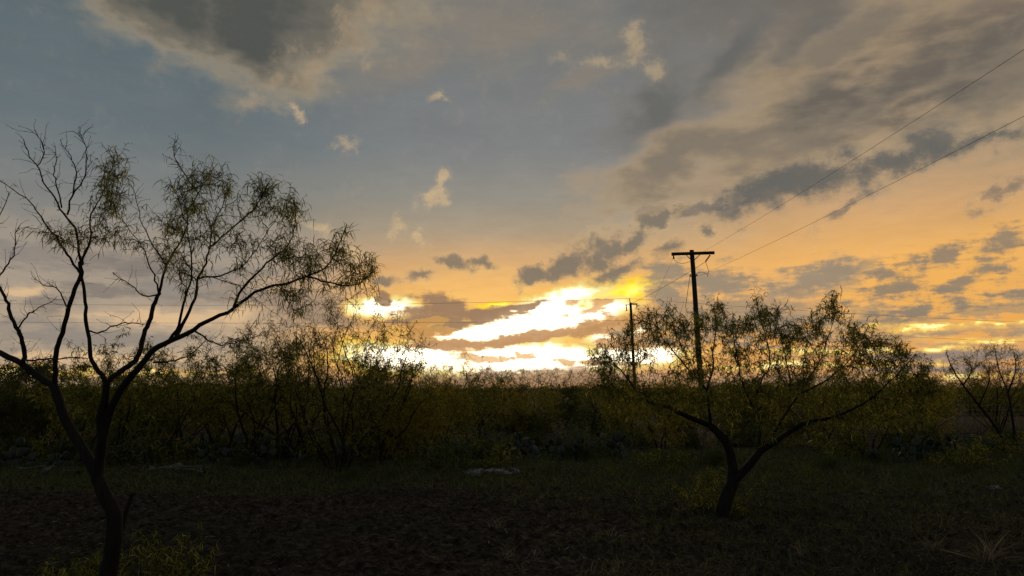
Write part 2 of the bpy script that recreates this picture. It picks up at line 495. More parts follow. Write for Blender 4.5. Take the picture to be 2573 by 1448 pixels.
M_PAD = rough_mat('cactus_pad', [(0.3, (0.020, 0.028, 0.018)), (0.55, (0.038, 0.050, 0.030)), (0.75, (0.065, 0.075, 0.048))], 9, 0.25, rough=0.6)
M_PAD_DRY = rough_mat('dead_cactus_pad', [(0.35, (0.045, 0.04, 0.03)), (0.55, (0.11, 0.10, 0.075)), (0.7, (0.19, 0.175, 0.14))], 14, 0.6)
M_STONE = rough_mat('limestone', [(0.36, (0.05, 0.048, 0.042)), (0.5, (0.15, 0.145, 0.135)), (0.62, (0.28, 0.27, 0.26))], 11, 1.0)
M_POST = rough_mat('fence_post_wood', [(0.3, (0.03, 0.025, 0.02)), (0.7, (0.10, 0.085, 0.07))], 8, 0.4, stretch=(3, 3, 0.4))
M_PALEWIRE = rough_mat('galvanised_wire', [(0.3, (0.22, 0.21, 0.19)), (0.7, (0.34, 0.32, 0.30))], 20, 0.0, rough=0.5)

# soil: red-brown dirt, trampled dark patches, thin greenish film where weeds start
M_SOIL, t_, out_ = material('soil')
tcn = mk(t_, 'ShaderNodeTexCoord')
n1 = mk(t_, 'ShaderNodeTexNoise'); n1.inputs['Scale'].default_value = 0.35; n1.inputs['Detail'].default_value = 5
n2 = mk(t_, 'ShaderNodeTexNoise'); n2.inputs['Scale'].default_value = 9; n2.inputs['Detail'].default_value = 8; n2.inputs['Roughness'].default_value = 0.7
n3 = mk(t_, 'ShaderNodeTexNoise'); n3.inputs['Scale'].default_value = 45; n3.inputs['Detail'].default_value = 6; n3.inputs['Roughness'].default_value = 0.7
for n in (n1, n2, n3): t_.links.new(tcn.outputs['Object'], n.inputs['Vector'])
c1 = mramp(t_, n2.outputs[0], [(0.36, (0.016, 0.011, 0.008)), (0.5, (0.056, 0.039, 0.028)), (0.68, (0.155, 0.118, 0.088))])
c2 = mramp(t_, n2.outputs[0], [(0.36, (0.014, 0.013, 0.008)), (0.5, (0.046, 0.042, 0.026)), (0.7, (0.125, 0.110, 0.075))])
f1 = mramp(t_, n1.outputs[0], [(0.42, (0, 0, 0)), (0.6, (1, 1, 1))])
mxn = mk(t_, 'ShaderNodeMix', data_type='RGBA')
t_.links.new(f1, mxn.inputs['Factor']); t_.links.new(c1, mxn.inputs[6]); t_.links.new(c2, mxn.inputs[7])
bs = mk(t_, 'ShaderNodeBsdfPrincipled'); bs.inputs['Roughness'].default_value = 1.0; bs.inputs['Specular IOR Level'].default_value = 0.05
t_.links.new(mxn.outputs[2], bs.inputs['Base Color'])
ad = mk(t_, 'ShaderNodeMath', operation='ADD'); t_.links.new(n2.outputs[0], ad.inputs[0]); t_.links.new(n3.outputs[0], ad.inputs[1])
bp = mk(t_, 'ShaderNodeBump'); bp.inputs['Strength'].default_value = 1.0; bp.inputs['Distance'].default_value = 0.06
t_.links.new(ad.outputs[0], bp.inputs['Height']); t_.links.new(bp.outputs[0], bs.inputs['Normal'])
t_.links.new(bs.outputs[0], out_.inputs['Surface'])


# ---------------------------------------------------------------- mesh helpers
def mesh(name, verts, quads, mat, smooth_=False):
    verts = np.asarray(verts, np.float32).reshape(-1, 3)
    quads = np.asarray(quads, np.int32).reshape(-1, 4)
    me = bpy.data.meshes.new(name)
    me.vertices.add(len(verts)); me.vertices.foreach_set('co', verts.ravel())
    me.loops.add(quads.size); me.loops.foreach_set('vertex_index', quads.ravel())
    me.polygons.add(len(quads))
    me.polygons.foreach_set('loop_start', np.arange(0, quads.size, 4, dtype=np.int32))
    me.polygons.foreach_set('loop_total', np.full(len(quads), 4, np.int32))
    me.update(calc_edges=True)
    if smooth_: me.polygons.foreach_set('use_smooth', np.ones(len(quads), bool))
    me.materials.append(mat)
    return me


def link(name, data, parent=None, loc=(0, 0, 0)):
    o = bpy.data.objects.new(name, data)
    COL.objects.link(o)
    o.location = loc
    if parent is not None: o.parent = parent
    return o


def tag(o, label=None, cat=None, group=None, kind=None):
    if label: o['label'] = label
    if cat: o['category'] = cat
    if group: o['group'] = group
    if kind: o['kind'] = kind
    return o


def thing(name, label, cat, loc=(0, 0, 0), group=None):
    return tag(link(name, None, None, loc), label, cat, group)


def copy_thing(root, loc, rotz=0.0, scale=1.0, label=None, group=None):
    r = root.copy(); COL.objects.link(r)
    r.location = loc; r.rotation_euler = (0, 0, rotz); r.scale = (scale, scale, scale)
    if label: r['label'] = label
    if group: r['group'] = group
    for ch in root.children:
        c = ch.copy(); COL.objects.link(c); c.parent = r
    return r


class Bag:
    """collects quads of one mesh"""
    def __init__(self): self.v, self.q, self.n = [], [], 0

    def add(self, v, q):
        v = np.asarray(v, float).reshape(-1, 3); q = np.asarray(q, int).reshape(-1, 4)
        self.v.append(v); self.q.append(q + self.n); self.n += len(v)

    def mesh(self, name, mat, smooth_=False, origin=(0, 0, 0)):
        v = np.concatenate(self.v) - np.asarray(origin, float)
        return mesh(name, v, np.concatenate(self.q), mat, smooth_)


def unit(v):
    v = np.asarray(v, float)
    return v / np.maximum(np.linalg.norm(v, axis=-1, keepdims=True), 1e-9)


def tube(bag, pts, rad, sides=5, lump=0.0):
    pts = np.asarray(pts, float); rad = np.asarray(rad, float); n = len(pts)
    tg = unit(np.gradient(pts, axis=0))
    ref = np.array([0.13, 0.97, 0.2]) if abs(tg[:, 1]).mean() < 0.8 else np.array([0.97, 0.1, 0.2])
    a = unit(np.cross(tg, ref)); b = np.cross(tg, a)
    th = np.linspace(0, 2 * np.pi, sides, endpoint=False)
    r = rad[:, None] * (1 + (lump * rng.normal(size=(n, sides)) if lump else 0))
    ring = pts[:, None, :] + r[..., None] * (np.cos(th)[None, :, None] * a[:, None, :] + np.sin(th)[None, :, None] * b[:, None, :])
    i = np.arange(n - 1)[:, None] * sides; j = np.arange(sides)[None, :]; k = (j + 1) % sides
    q = np.stack([i + j, i + k, i + sides + k, i + sides + j], -1)
    bag.add(ring, q)


def ribbons(bag, base, dirs, length, width, segs=3, droop=0.6, curl=0.25):
    """narrow bent strips: leaf stalks, grass blades"""
    base = np.asarray(base, float); N = len(base)
    if N == 0: return
    d = unit(dirs); length = np.broadcast_to(length, (N,)); width = np.broadcast_to(width, (N,))
    P = [base]; step = (length / segs)[:, None]
    side0 = unit(np.cross(d, rng.normal(size=(N, 3))))
    kink = rng.normal(size=(N, 3)) * curl
    for s in range(segs):
        d = unit(d + np.array([0, 0, -droop / segs]) + kink / segs)
        P.append(P[-1] + d * step)
    P = np.stack(P, 1)                                             # N, segs+1, 3
    w = width[:, None] * np.interp(np.linspace(0, 1, segs + 1), [0, 0.35, 0.75, 1], [0.55, 1, 0.8, 0.15])[None, :] * 0.5
    off = side0[:, None, :] * w[..., None]
    v = np.stack([P - off, P + off], 2).reshape(N, -1, 3)
    m = (segs + 1) * 2
    q1 = np.array([[2 * s, 2 * s + 1, 2 * s + 3, 2 * s + 2] for s in range(segs)])
    q = q1[None] + (np.arange(N) * m)[:, None, None]
    bag.add(v, q)


def spline(pts, n):
    """smooth curve through the given points"""
    P = np.asarray(pts, float); m = len(P)
    if m == 2: return P[0] + np.linspace(0, 1, n)[:, None] * (P[1] - P[0])
    E = np.vstack([2 * P[0] - P[1], P, 2 * P[-1] - P[-2]])
    tt = np.linspace(0, m - 1 - 1e-9, n); i = tt.astype(int); u = (tt - i)[:, None]
    p0, p1, p2, p3 = E[i], E[i + 1], E[i + 2], E[i + 3]
    return 0.5 * (2 * p1 + (p2 - p0) * u + (2 * p0 - 5 * p1 + 4 * p2 - p3) * u ** 2 + (3 * p1 - p0 - 3 * p2 + p3) * u ** 3)


def value_noise(x, y, seed=0):
    def h(i, j):
        n = (i * 374761393 + j * 668265263 + seed * 974711) & 0x7fffffff
        n = ((n ^ (n >> 13)) * 1274126177) & 0x7fffffff
        return (n & 0xffff) / 65535.0
    xi = np.floor(x).astype(np.int64); yi = np.floor(y).astype(np.int64)
    u = x - xi; v = y - yi; u = u * u * (3 - 2 * u); v = v * v * (3 - 2 * v)
    return (h(xi, yi) * (1 - u) + h(xi + 1, yi) * u) * (1 - v) + (h(xi, yi + 1) * (1 - u) + h(xi + 1, yi + 1) * u) * v


def ground_z(x, y):
    x = np.asarray(x, float); y = np.asarray(y, float)
    d = np.hypot(x, y)
    near = np.clip(1.6 - d / 40.0, 0, 1)
    z = 0.10 * (value_noise(x * 0.25, y * 0.25, 1) - 0.5) + near * (0.06 * (value_noise(x * 1.3, y * 1.3, 2) - 0.5) + 0.06 * (value_noise(x * 4.5, y * 4.5, 3) - 0.5))
    return z


def gz(x, y): return float(ground_z(np.array([x]), np.array([y]))[0])


# ---------------------------------------------------------------- ground: one sheet to the horizon
def axis(lo, hi, fine_lo, fine_hi, step, grow):
    a = list(np.arange(fine_lo, fine_hi, step)); s = step
    while a[-1] < hi: s *= grow; a.append(a[-1] + s)
    s = step
    while a[0] > lo: s *= grow; a.insert(0, a[0] - s)
    return np.array(a)


gx = axis(-4000, 4000, -11, 11, 0.09, 1.12)
gy = axis(-60, 6000, 6.5, 24, 0.09, 1.10)
GX, GY = np.meshgrid(gx, gy)
GZ = ground_z(GX, GY) + 0.028 * rng.normal(size=GX.shape) * (np.hypot(GX, GY) < 28)
gi = np.arange(len(gy) - 1)[:, None] * len(gx) + np.arange(len(gx) - 1)[None, :]
gq = np.stack([gi, gi + 1, gi + 1 + len(gx), gi + len(gx)], -1)
tag(link('ground', mesh('ground', np.stack([GX, GY, GZ], -1), gq, M_SOIL, True)), 'dark trampled red brown dirt clearing with sparse weeds', kind='structure')


# ---------------------------------------------------------------- trees
class Tree:
    """skeleton of limbs that grows boughs towards given tips, then twigs and drooping leaves"""
    def __init__(self, sides=8):
        self.limbs = []                      # (points, radii)
        self.P, self.R, self.T = [], [], []  # nodes that can carry new boughs
        self.twig_bag = Bag(); self.leaf_bag = Bag()
        self.leaf_at, self.leaf_dir = [], []

    def limb(self, pts, rad, n=None, kink=0.0055):
        pts = np.asarray(pts, float)
        n = n or max(6, len(pts) * 3)
        c = spline(pts, n)
        r = np.interp(np.linspace(0, 1, n), np.linspace(0, 1, len(rad)), rad)
        j = rng.normal(size=c.shape) * kink * np.clip(0.012 / np.maximum(r, 0.004), 0.25, 1.0)[:, None]; j[0] = 0
        c = c + j
        self.limbs.append((c, r)); self._nodes(c, r)
        return c, r

    def _nodes(self, c, r):
        t = unit(np.gradient(c, axis=0))
        self.P += list(c[1:]); self.R += list(r[1:]); self.T += list(t[1:])

    def bough(self, tip, r_max=0.02, r_tip=0.0022, up=0.35, n=9, wob=0.02):
        """thin bough from the nearest fitting node to a tip"""
        P = np.asarray(self.P); R = np.asarray(self.R); T = np.asarray(self.T)
        tip = np.asarray(tip, float)
        d = tip - P; L = np.linalg.norm(d, axis=1)
        cost = L * (1.25 - 0.5 * (d * T).sum(1) / np.maximum(L, 1e-6)) + 0.25 * np.maximum(0, P[:, 2] - tip[2])
        k = int(np.argmin(cost + 0.05 * rng.random(len(cost))))
        a = P[k]; l = L[k]
        if l < 0.05: return None
        m1 = a + (T[k] * 0.35 + np.array([0, 0, up * 0.3])) * l * 0.6
        m2 = tip - unit(d[k] + np.array([0, 0, up * l])) * l * 0.3
        u = np.linspace(0, 1, n)[:, None]
        c = (1 - u) ** 3 * a + 3 * u * (1 - u) ** 2 * m1 + 3 * u * u * (1 - u) * m2 + u ** 3 * tip
        z = rng.normal(size=c.shape) * wob * min(l, 1.0); z[0] = 0
        c = c + z
        r0 = min(R[k] * 0.75, r_max, 0.0035 + 0.011 * l)
        r = r0 + (r_tip - r0) * np.linspace(0, 1, n) ** 0.8
        tube(self.twig_bag, c, r, 5 if r0 > 0.008 else 4)
        self._nodes(c, r)
        return c, r

    def twigs(self, c, leafy=1.0, every=1, length=(0.12, 0.32), start=0.25, sub=0.5, spur=True, r0=0.0026):
        """zig-zag side shoots along a bough, carrying leaf nodes"""
        n = len(c)
        tg = unit(np.gradient(c, axis=0))
        for i in range(int(n * start), n, every):
            for _ in range(1 if rng.random() < 0.7 else 2):
                d = unit(tg[i] * 0.7 + rng.normal(size=3) * 0.75 + np.array([0, 0, 0.15]))
                L = rng.uniform(*length) * (0.6 + 0.4 * (i / n < 0.9))
                m = max(3, int(L / 0.055))
                pts = [c[i]]
                for s in range(m):
                    d = unit(d + rng.normal(size=3) * 0.26 + np.array([0, 0, 0.04]))
                    pts.append(pts[-1] + d * L / m)
                pts = np.array(pts)
                tube(self.twig_bag, pts, np.linspace(r0, r0 * 0.45, m + 1), 3)
                if spur:                                              # thorny knots
                    for p in pts[1::2]:
                        q = p + unit(rng.normal(size=3)) * 0.014
                        tube(self.twig_bag, np.array([p, q]), [r0 * 0.9, r0 * 0.6], 3)
                for p in pts[1:]:
                    if rng.random() < leafy: self.leaf_at.append(p); self.leaf_dir.append(d)
                if rng.random() < sub and m > 3:
                    e = unit(d + rng.normal(size=3)); p0 = pts[m // 2]
                    pp = np.array([p0 + e * L * 0.25 * s + rng.normal(size=3) * 0.008 for s in range(3)]); pp[0] = p0
                    tube(self.twig_bag, pp, np.linspace(r0 * 0.7, r0 * 0.4, 3), 3)
                    for p in pp[1:]:
                        if rng.random() < leafy: self.leaf_at.append(p); self.leaf_dir.append(e)
            if rng.random() < leafy * 0.6: self.leaf_at.append(c[i]); self.leaf_dir.append(tg[i])

    def leaves(self, per=2, length=(0.06, 0.12), width=0.011, segs=3, droop=1.3):
        if not self.leaf_at: return
        b = np.repeat(np.asarray(self.leaf_at), per, 0); d = np.repeat(np.asarray(self.leaf_dir), per, 0)
        d = unit(d * 0.4 + rng.normal(size=b.shape) * 0.75 + np.array([0, 0, 0.1]))
        ribbons(self.leaf_bag, b, d, rng.uniform(*length, len(b)), rng.uniform(0.6, 1.3, len(b)) * width, segs, droop, 0.5)

    def build(self, root, origin=(0, 0, 0), leaf=None, wood=None, sides=8, lump=0.05, split=False):
        thick = Bag()
        for i, (c, r) in enumerate(self.limbs):
            bag = Bag() if split else thick
            tube(bag, c, r, sides if r.max() > 0.02 else 6, lump)
            if split: link('trunk' if i < split else 'limb', bag.mesh('limb', M_BARK, True, origin), root)
        if not split: link('trunk', thick.mesh('trunk', wood or M_BARK, True, origin), root)
        if self.twig_bag.n: tag(link('twigs', self.twig_bag.mesh('twigs', M_TWIG, False, origin), root), kind='stuff')
        if self.leaf_bag.n: tag(link('foliage', self.leaf_bag.mesh('foliage', leaf or M_LEAF, False, origin), root), kind='stuff')


def traced(tree, px, depth0, depth1, w0, w1, **kw):
    """limb measured in the photograph, running from one depth to another, widths in photograph pixels"""
    m = len(px)
    dep = np.linspace(depth0, depth1, m)
    pts = [at(x, y, d) for (x, y), d in zip(px, dep)]
    ws = w1 + (w0 - w1) * (1 - np.linspace(0, 1, m)) ** (1.35 if w1 < 0.35 * w0 else 1.0)
    return tree.limb(pts, [0.5 * w * d / 1860.0 for w, d in zip(ws, dep)], **kw)


# ---- tall sparse mesquite on the left, half bare
LT = Tree()
Y0 = 7.2
limbs = {}
def lt(name, px, d0, d1, w0, w1, **kw):
    limbs[name] = traced(LT, px, Y0 + d0, Y0 + d1, w0, w1, **kw)
lt('trunk', [(262, 1560), (266, 1480), (270, 1448), (281, 1390), (287, 1340), (285, 1288), (264, 1246), (244, 1200)], 0, 0, 45, 32)
lt('left_stem', [(246, 1206), (223, 1155), (194, 1106), (165, 1056), (146, 1003), (136, 970)], 0, 0.25, 27, 20)
lt('left_out', [(137, 974), (95, 945), (54, 914), (0, 887), (-60, 850), (-130, 790)], 0.25, 0.7, 18, 10)
lt('left_up', [(137, 976), (138, 932), (142, 883), (155, 840), (174, 770), (190, 723), (203, 690), (202, 657)], 0.25, 0.1, 13, 8.5)
lt('right_stem', [(243, 1206), (252, 1139), (258, 1106), (252, 1060), (264, 1003), (268, 961)], 0, -0.2, 26, 18)
lt('mid_up', [(268, 965), (248, 932), (229, 904), (226, 860), (216, 798), (214, 746), (207, 699), (202, 657), (194, 586), (164, 544), (141, 507), (117, 464), (94, 417), (75, 394), (61, 352)], -0.2, -0.45, 12, 2.2)
lt('main_right', [(258, 1110), (270, 1052), (287, 1012), (310, 972), (348, 925), (385, 880), (423, 859), (470, 840), (517, 807), (573, 784), (611, 756), (667, 723), (719, 711), (775, 695), (822, 671), (847, 619), (869, 572)], -0.05, -0.9, 22, 2.2)
lt('right_b', [(268, 963), (297, 937), (330, 915), (348, 892), (362, 840), (376, 807), (390, 760), (399, 737)], -0.2, 0.35, 14, 9)
lt('b1', [(399, 740), (409, 699), (423, 657), (446, 619), (465, 582), (474, 525), (498, 488), (520, 440)], 0.35, 0.5, 8, 2)
lt('b2', [(399, 738), (390, 699), (371, 657), (357, 619), (329, 582), (305, 544)], 0.35, 0.7, 5, 1.6)
lt('b3', [(409, 699), (413, 662), (385, 615), (357, 563), (345, 507), (329, 464)], 0.36, 0.2, 5, 1.4)
lt('c1', [(425, 857), (451, 812), (465, 751), (478, 700), (480, 640), (470, 570), (452, 520)], -0.3, -0.6, 9, 2)
lt('c2', [(440, 850), (470, 793), (493, 742), (498, 699), (517, 662), (524, 619), (535, 563), (559, 521), (578, 464)], -0.35, 0.1, 10, 2)
lt('c3', [(524, 622), (564, 591), (611, 549), (653, 507), (662, 460)], -0.1, -0.4, 5, 1.8)
lt('d1', [(587, 772), (611, 723), (643, 690), (681, 652), (719, 624), (737, 577), (742, 521)], -0.55, -0.3, 8, 1.8)
lt('d2', [(775, 696), (836, 713), (892, 718), (935, 685)], -0.78, -0.9, 5, 1.6)
lt('d3', [(500, 700), (560, 690), (620, 660), (660, 600), (700, 540)], -0.2, 0.3, 5, 1.6)
lt('e1', [(488, 832), (521, 850), (559, 868), (611, 854), (667, 845)], -0.4, -0.7, 5, 1.6)
lt('e2', [(385, 911), (437, 906), (484, 887), (517, 854)], -0.25, -0.5, 4.5, 1.8)
lt('e3', [(221, 831), (249, 835), (291, 817), (329, 810), (360, 818)], -0.4, -0.6, 4.5, 2)
lt('f1', [(58, 912), (62, 895), (56, 864), (47, 831), (28, 798), (19, 760), (5, 732), (-12, 700)], 0.4, 0.6, 12, 6)
lt('f2', [(-10, 702), (6, 684), (20, 662), (38, 638), (38, 600), (46, 570)], 0.6, 0.55, 5, 1.8)
lt('f3', [(47, 824), (70, 793), (89, 779), (141, 749)], 0.5, 0.3, 4.5, 1.6)
lt('f4', [(60, 905), (85, 906), (131, 901), (221, 901)], 0.35, -0.1, 5, 2.5)
lt('g1', [(203, 690), (174, 648), (150, 610), (122, 572), (94, 535), (70, 502), (28, 474), (0, 455)], 0.1, 0.5, 7, 1.8)
lt('g2', [(207, 665), (211, 648), (230, 591), (230, 540), (256, 488), (282, 427), (296, 392)], -0.3, -0.1, 6.5, 1.8)
lt('g3', [(169, 540), (183, 488), (207, 460), (216, 422), (218, 380), (207, 352), (186, 333)], -0.42, -0.5, 5, 1.6)
lt('g4', [(155, 522), (146, 474), (136, 440), (142, 405), (140, 372)], -0.4, -0.2, 4, 1.5)
lt('g5', [(183, 492), (190, 440), (178, 399), (150, 352)], -0.42, -0.3, 4, 1.5)
lt('g6', [(94, 417), (112, 385), (100, 350), (78, 330)], -0.4, -0.5, 3, 1.4)
lt('g7', [(172, 775), (160, 751), (141, 723), (113, 718), (85, 699)], 0.1, 0.4, 4, 1.6)
lt('h1', [(498, 488), (465, 436), (442, 403), (436, 375), (446, 347)], 0.45, 0.3, 3.5, 1.4)
lt('h2', [(399, 740), (362, 746), (338, 723), (310, 704), (282, 687)], 0.3, 0.6, 4, 1.6)
lt('i1', [(-130, 792), (-90, 700), (-40, 620), (-5, 556), (24, 486)], 0.7, 0.6, 7, 1.8)
lt('stub', [(292, 1380), (305, 1330), (318, 1285), (331, 1244)], 0.12, 0.3, 13, 9)
bare = {'mid_up': 0.0, 'left_up': 0.0, 'g1': 0.10, 'g3': 0.0, 'g4': 0.0, 'g5': 0.0, 'g6': 0.0, 'g7': 0.0, 'f1': 0.0, 'f2': 0.0, 'f3': 0.0, 'f4': 0.0, 'e1': 0.0, 'e2': 0.0,
        'e3': 0.0, 'h2': 0.05, 'i1': 0.05, 'left_out': 0.0, 'h1': 0.25, 'b2': 0.12, 'b3': 0.06}
skip = ('trunk', 'left_stem', 'right_stem', 'stub', 'right_b')
for k, (c, r) in limbs.items():
    if k in skip: continue
    lf = bare.get(k, 0.75)
    st = {'main_right': 0.55, 'mid_up': 0.5, 'left_up': 0.45, 'c2': 0.35, 'c1': 0.35, 'left_out': 0.3}.get(k, 0.2)
    LT.twigs(c, lf, 1, (0.10, 0.26) if lf > 0.3 else (0.03, 0.24), st, 0.5 if lf > 0.3 else 0.3)
# leafy boughs that fill the right half of the crown: (x, y, depth) of their tips
tips = []
for (cx, cy, rx, ry, n) in [(500, 480, 80, 62, 20), (470, 560, 75, 60, 12), (640, 500, 60, 40, 10), (720, 540, 45, 40, 10), (650, 620, 90, 50, 14), (790, 650, 70, 40, 12),
                            (880, 690, 55, 45, 12), (860, 600, 28, 32, 6), (270, 440, 32, 45, 9), (290, 520, 40, 40, 9), (260, 600, 45, 35, 8), (700, 750, 80, 40, 9), (430, 650, 60, 50, 6), (140, 560, 45, 45, 5)]:
    for _ in range(n):
        a = rng.uniform(0, 2 * np.pi); s = math.sqrt(rng.random())
        tips.append(at(cx + rx * s * math.cos(a), cy + ry * s * math.sin(a), Y0 - 0.2 + rng.normal() * 0.35))
base_l = np.array(at(258, 1110, Y0))
tips.sort(key=lambda p: np.linalg.norm(np.array(p) - base_l))
for p in tips:
    b = LT.bough(p, 0.010, 0.0018, 0.3, 8, 0.025)
    if b: LT.twigs(b[0], 0.8, 1, (0.08, 0.22), 0.3, 0.4)
LT.leaves(2, (0.06, 0.13), 0.0075, 3, 1.7)
bx, by, _ = at(266, 1480, Y0)
ROOT_L = thing('mesquite_tree', 'tall sparse mesquite with forked black trunk, half bare twigs and half feathery leaves', 'tree', (bx, by, gz(bx, by)))
LT.build(ROOT_L, tuple(ROOT_L.location), M_LEAF, sides=12, split=5)


def shoots(root, origin, spots, h, n, leafm=M_LEAF):
    """leafy suckers round a trunk foot"""
    t = Tree()
    for (x, y) in spots:
        z0 = gz(x, y)
        for _ in range(n):
            L = h * rng.uniform(0.5, 1.0)
            d = unit(np.array([rng.normal() * 0.45, rng.normal() * 0.45, 1]))
            p0 = np.array([x + rng.normal() * 0.05, y + rng.normal() * 0.05, z0 - 0.02])
            c = [p0]
            for s in range(7):
                d = unit(d + rng.normal(size=3) * 0.18 + np.array([0, 0, -0.03 * s])); c.append(c[-1] + d * L / 7)
            c = np.array(c); tube(t.twig_bag, c, np.linspace(0.004, 0.0015, 8), 4)
            t.twigs(c, 0.9, 1, (0.06, 0.16), 0.15, 0.3, False, 0.0016)
    t.leaves(2, (0.06, 0.12), 0.010, 3, 1.5)
    tag(link('basal_shoots', t.twig_bag.mesh('shoots', M_TWIG, False, origin), root), 'thin leafy suckers round the trunk foot', kind='stuff')
    tag(link('shoot_foliage', t.leaf_bag.mesh('shoot_foliage', leafm, False, origin), root), kind='stuff')


shoots(ROOT_L, tuple(ROOT_L.location), [(bx + 0.22, by + 0.5), (bx + 0.3, by + 0.7), (bx - 0.4, by + 0.3), (bx - 0.25, by + 0.55), (bx - 0.05, by + 0.75), (bx - 0.55, by + 0.7), (bx + 0.4, by + 0.9)], 0.75, 6)

# ---- spreading mesquite on the right, leafy, forked low
RT = Tree()
YR = 11.6
rl = {}
def rt(name, px, d0, d1, w0, w1, **kw):
    rl[name] = traced(RT, px, YR + d0, YR + d1, w0, w1, **kw)
rt('trunk', [(1822, 1345), (1818, 1312), (1814, 1287), (1829, 1245), (1842, 1206)], 0, 0, 36, 28)
rt('left_stem', [(1842, 1210), (1840, 1166), (1829, 1121), (1810, 1094), (1786, 1071)], 0, 0.2, 25, 18)
rt('right_stem', [(1840, 1212), (1859, 1194), (1886, 1166), (1914, 1132), (1952, 1108)], 0, -0.2, 22, 15)
rt('l_out', [(1788, 1072), (1754, 1058), (1709, 1039), (1676, 1022), (1632, 1011), (1604, 989), (1582, 958), (1555, 925), (1520, 890)], 0.2, 0.5, 14, 2.5)
rt('l_up', [(1786, 1073), (1781, 1022), (1774, 978), (1735, 934), (1698, 889), (1665, 850), (1645, 800)], 0.2, -0.3, 8.6, 1.5)
rt('l_up2', [(1775, 985), (1790, 930), (1792, 880), (1800, 820), (1792, 775)], 0.05, 0.6, 5.8, 1.5)
rt('r_out', [(1952, 1108), (1997, 1077), (2030, 1061), (2080, 1052), (2135, 1033), (2190, 1000), (2245, 950), (2290, 900)], -0.2, -0.8, 13, 2.4)
rt('r_up', [(1925, 1124), (1952, 1077), (1975, 1039), (2008, 989), (2040, 940), (2060, 905), (2076, 860), (2102, 785)], -0.15, 0.3, 7.2, 1.5)
rt('m_up', [(1905, 1142), (1908, 1099), (1912, 1061), (1900, 1010), (1912, 960), (1935, 915), (1925, 850), (1908, 790), (1900, 755)], -0.1, 0.5, 7.9, 1.5)
rt('m_up2', [(1912, 1062), (1880, 1000), (1862, 950), (1850, 890), (1840, 820)], 0.1, -0.5, 5.8, 1.5)
rt('r_up2', [(2008, 990), (2070, 960), (2120, 920), (2160, 870), (2180, 820)], 0.05, -0.3, 5.0, 1.5)
rt('r_up3', [(1980, 1035), (1985, 960), (1975, 900), (1960, 840), (1948, 780)], 0, 0.8, 5.0, 1.5)
for k, (c, r) in rl.items():
    if k in ('trunk', 'left_stem', 'right_stem'): continue
    RT.twigs(c, 0.8, 1, (0.12, 0.34), 0.35, 0.5)
tips = []
# crown filled evenly between its lobed top edge and its lower edge
top_x = [1490, 1540, 1600, 1650, 1700, 1760, 1795, 1850, 1880, 1905, 1950, 2000, 2050, 2105, 2140, 2200, 2260, 2310, 2345]
top_y = [900, 865, 805, 770, 755, 800, 758, 815, 790, 745, 768, 840, 775, 752, 810, 850, 862, 915, 960]
low_x = [1490, 1600, 1750, 1900, 2050, 2200, 2345]
low_y = [1000, 1060, 1055, 1075, 1090, 1070, 1020]
for k in range(500):
    x = 1490 + 855 * ((k * 0.6180339) % 1.0)
    u = rng.random() ** 1.25
    yt, yl = np.interp(x, top_x, top_y), np.interp(x, low_x, low_y)
    tips.append(at(x + rng.normal() * 10, yt + (yl - yt) * u, YR + rng.normal() * 0.6))
base_r = np.array(at(1842, 1206, YR))
tips.sort(key=lambda p: np.linalg.norm(np.array(p) - base_r))
for p in tips:
    b = RT.bough(p, 0.016, 0.0025, 0.35, 9, 0.02)
    if b: RT.twigs(b[0], 0.56, 1, (0.10, 0.28), 0.3, 0.4, False, 0.0032)
RT.leaves(3, (0.05, 0.12), 0.0125, 2, 1.4)
bx, by, _ = at(1818, 1312, YR)
ROOT_R = thing('mesquite_tree', 'low spreading mesquite with dark trunk forking near the ground in open dirt', 'tree', (bx, by, gz(bx, by)))
RT.build(ROOT_R, tuple(ROOT_R.location), M_LEAF, sides=12, split=3)
shoots(ROOT_R, tuple(ROOT_R.location), [(bx - 0.25, by + 0.55), (bx + 0.35, by + 0.5), (bx + 0.5, by + 0.3), (bx - 0.1, by + 0.8)], 0.9, 6)


# ---- mesquites of the thicket: several kinds, then copies
def grown(kind, H, W, stems, tips_n, leafy, per, leaf, lean=0.0, leaf_w=0.022, leaf_l=(0.09, 0.17), open_top=False):
    t = Tree()
    for s in range(stems):
        a = rng.uniform(0, 2 * np.pi); sp = rng.uniform(0.25, 0.6) if stems > 1 else 0.12
        x, y = 0.1 * math.cos(a), 0.1 * math.sin(a)
        px = [np.array([x, y, -0.15])]
        d = np.array([math.cos(a) * sp + lean, math.sin(a) * sp, 1.0])
        for k in range(7 if open_top else 5):
            d = unit(d + rng.normal(size=3) * 0.2 + np.array([0, 0, 0.08])); px.append(px[-1] + d * H * 0.12)
        t.limb(px, [0.085 * H / 3.4 * rng.uniform(0.6, 1) / math.sqrt(max(1, stems - 1)), 0.006], kink=0.01)
    pts = []
    while len(pts) < tips_n:
        q = rng.uniform(-1, 1, 3)
        if q @ q > 1 or q @ q < 0.12: continue
        z = H * (0.54 + 0.46 * q[2]); wz = W * 0.5 * (0.80 + 0.20 * q[2])
        wob = 1 + 0.25 * math.sin(3 * math.atan2(q[1], q[0]) + 1.7 * H)
        pts.append(np.array([q[0] * wz * wob + lean * z, q[1] * wz * wob, max(0.18, z + rng.normal() * 0.12)]))
    pts.sort(key=lambda p: np.linalg.norm(p))
    for p in pts:
        b = t.bough(p, 0.03, 0.003, 0.35, 7, 0.03)
        top = p[2] > H * 0.72
        if b: t.twigs(b[0], leafy * (0.55 if open_top and top else 1.0), 1, (0.16, 0.42), 0.3, 0.35, False, 0.0042)
    t.leaves(per, leaf_l, leaf_w, 2, 1.2)
    return t


PROTO = {}
GROUP_T = 'mesquites of the thicket behind the clearing'


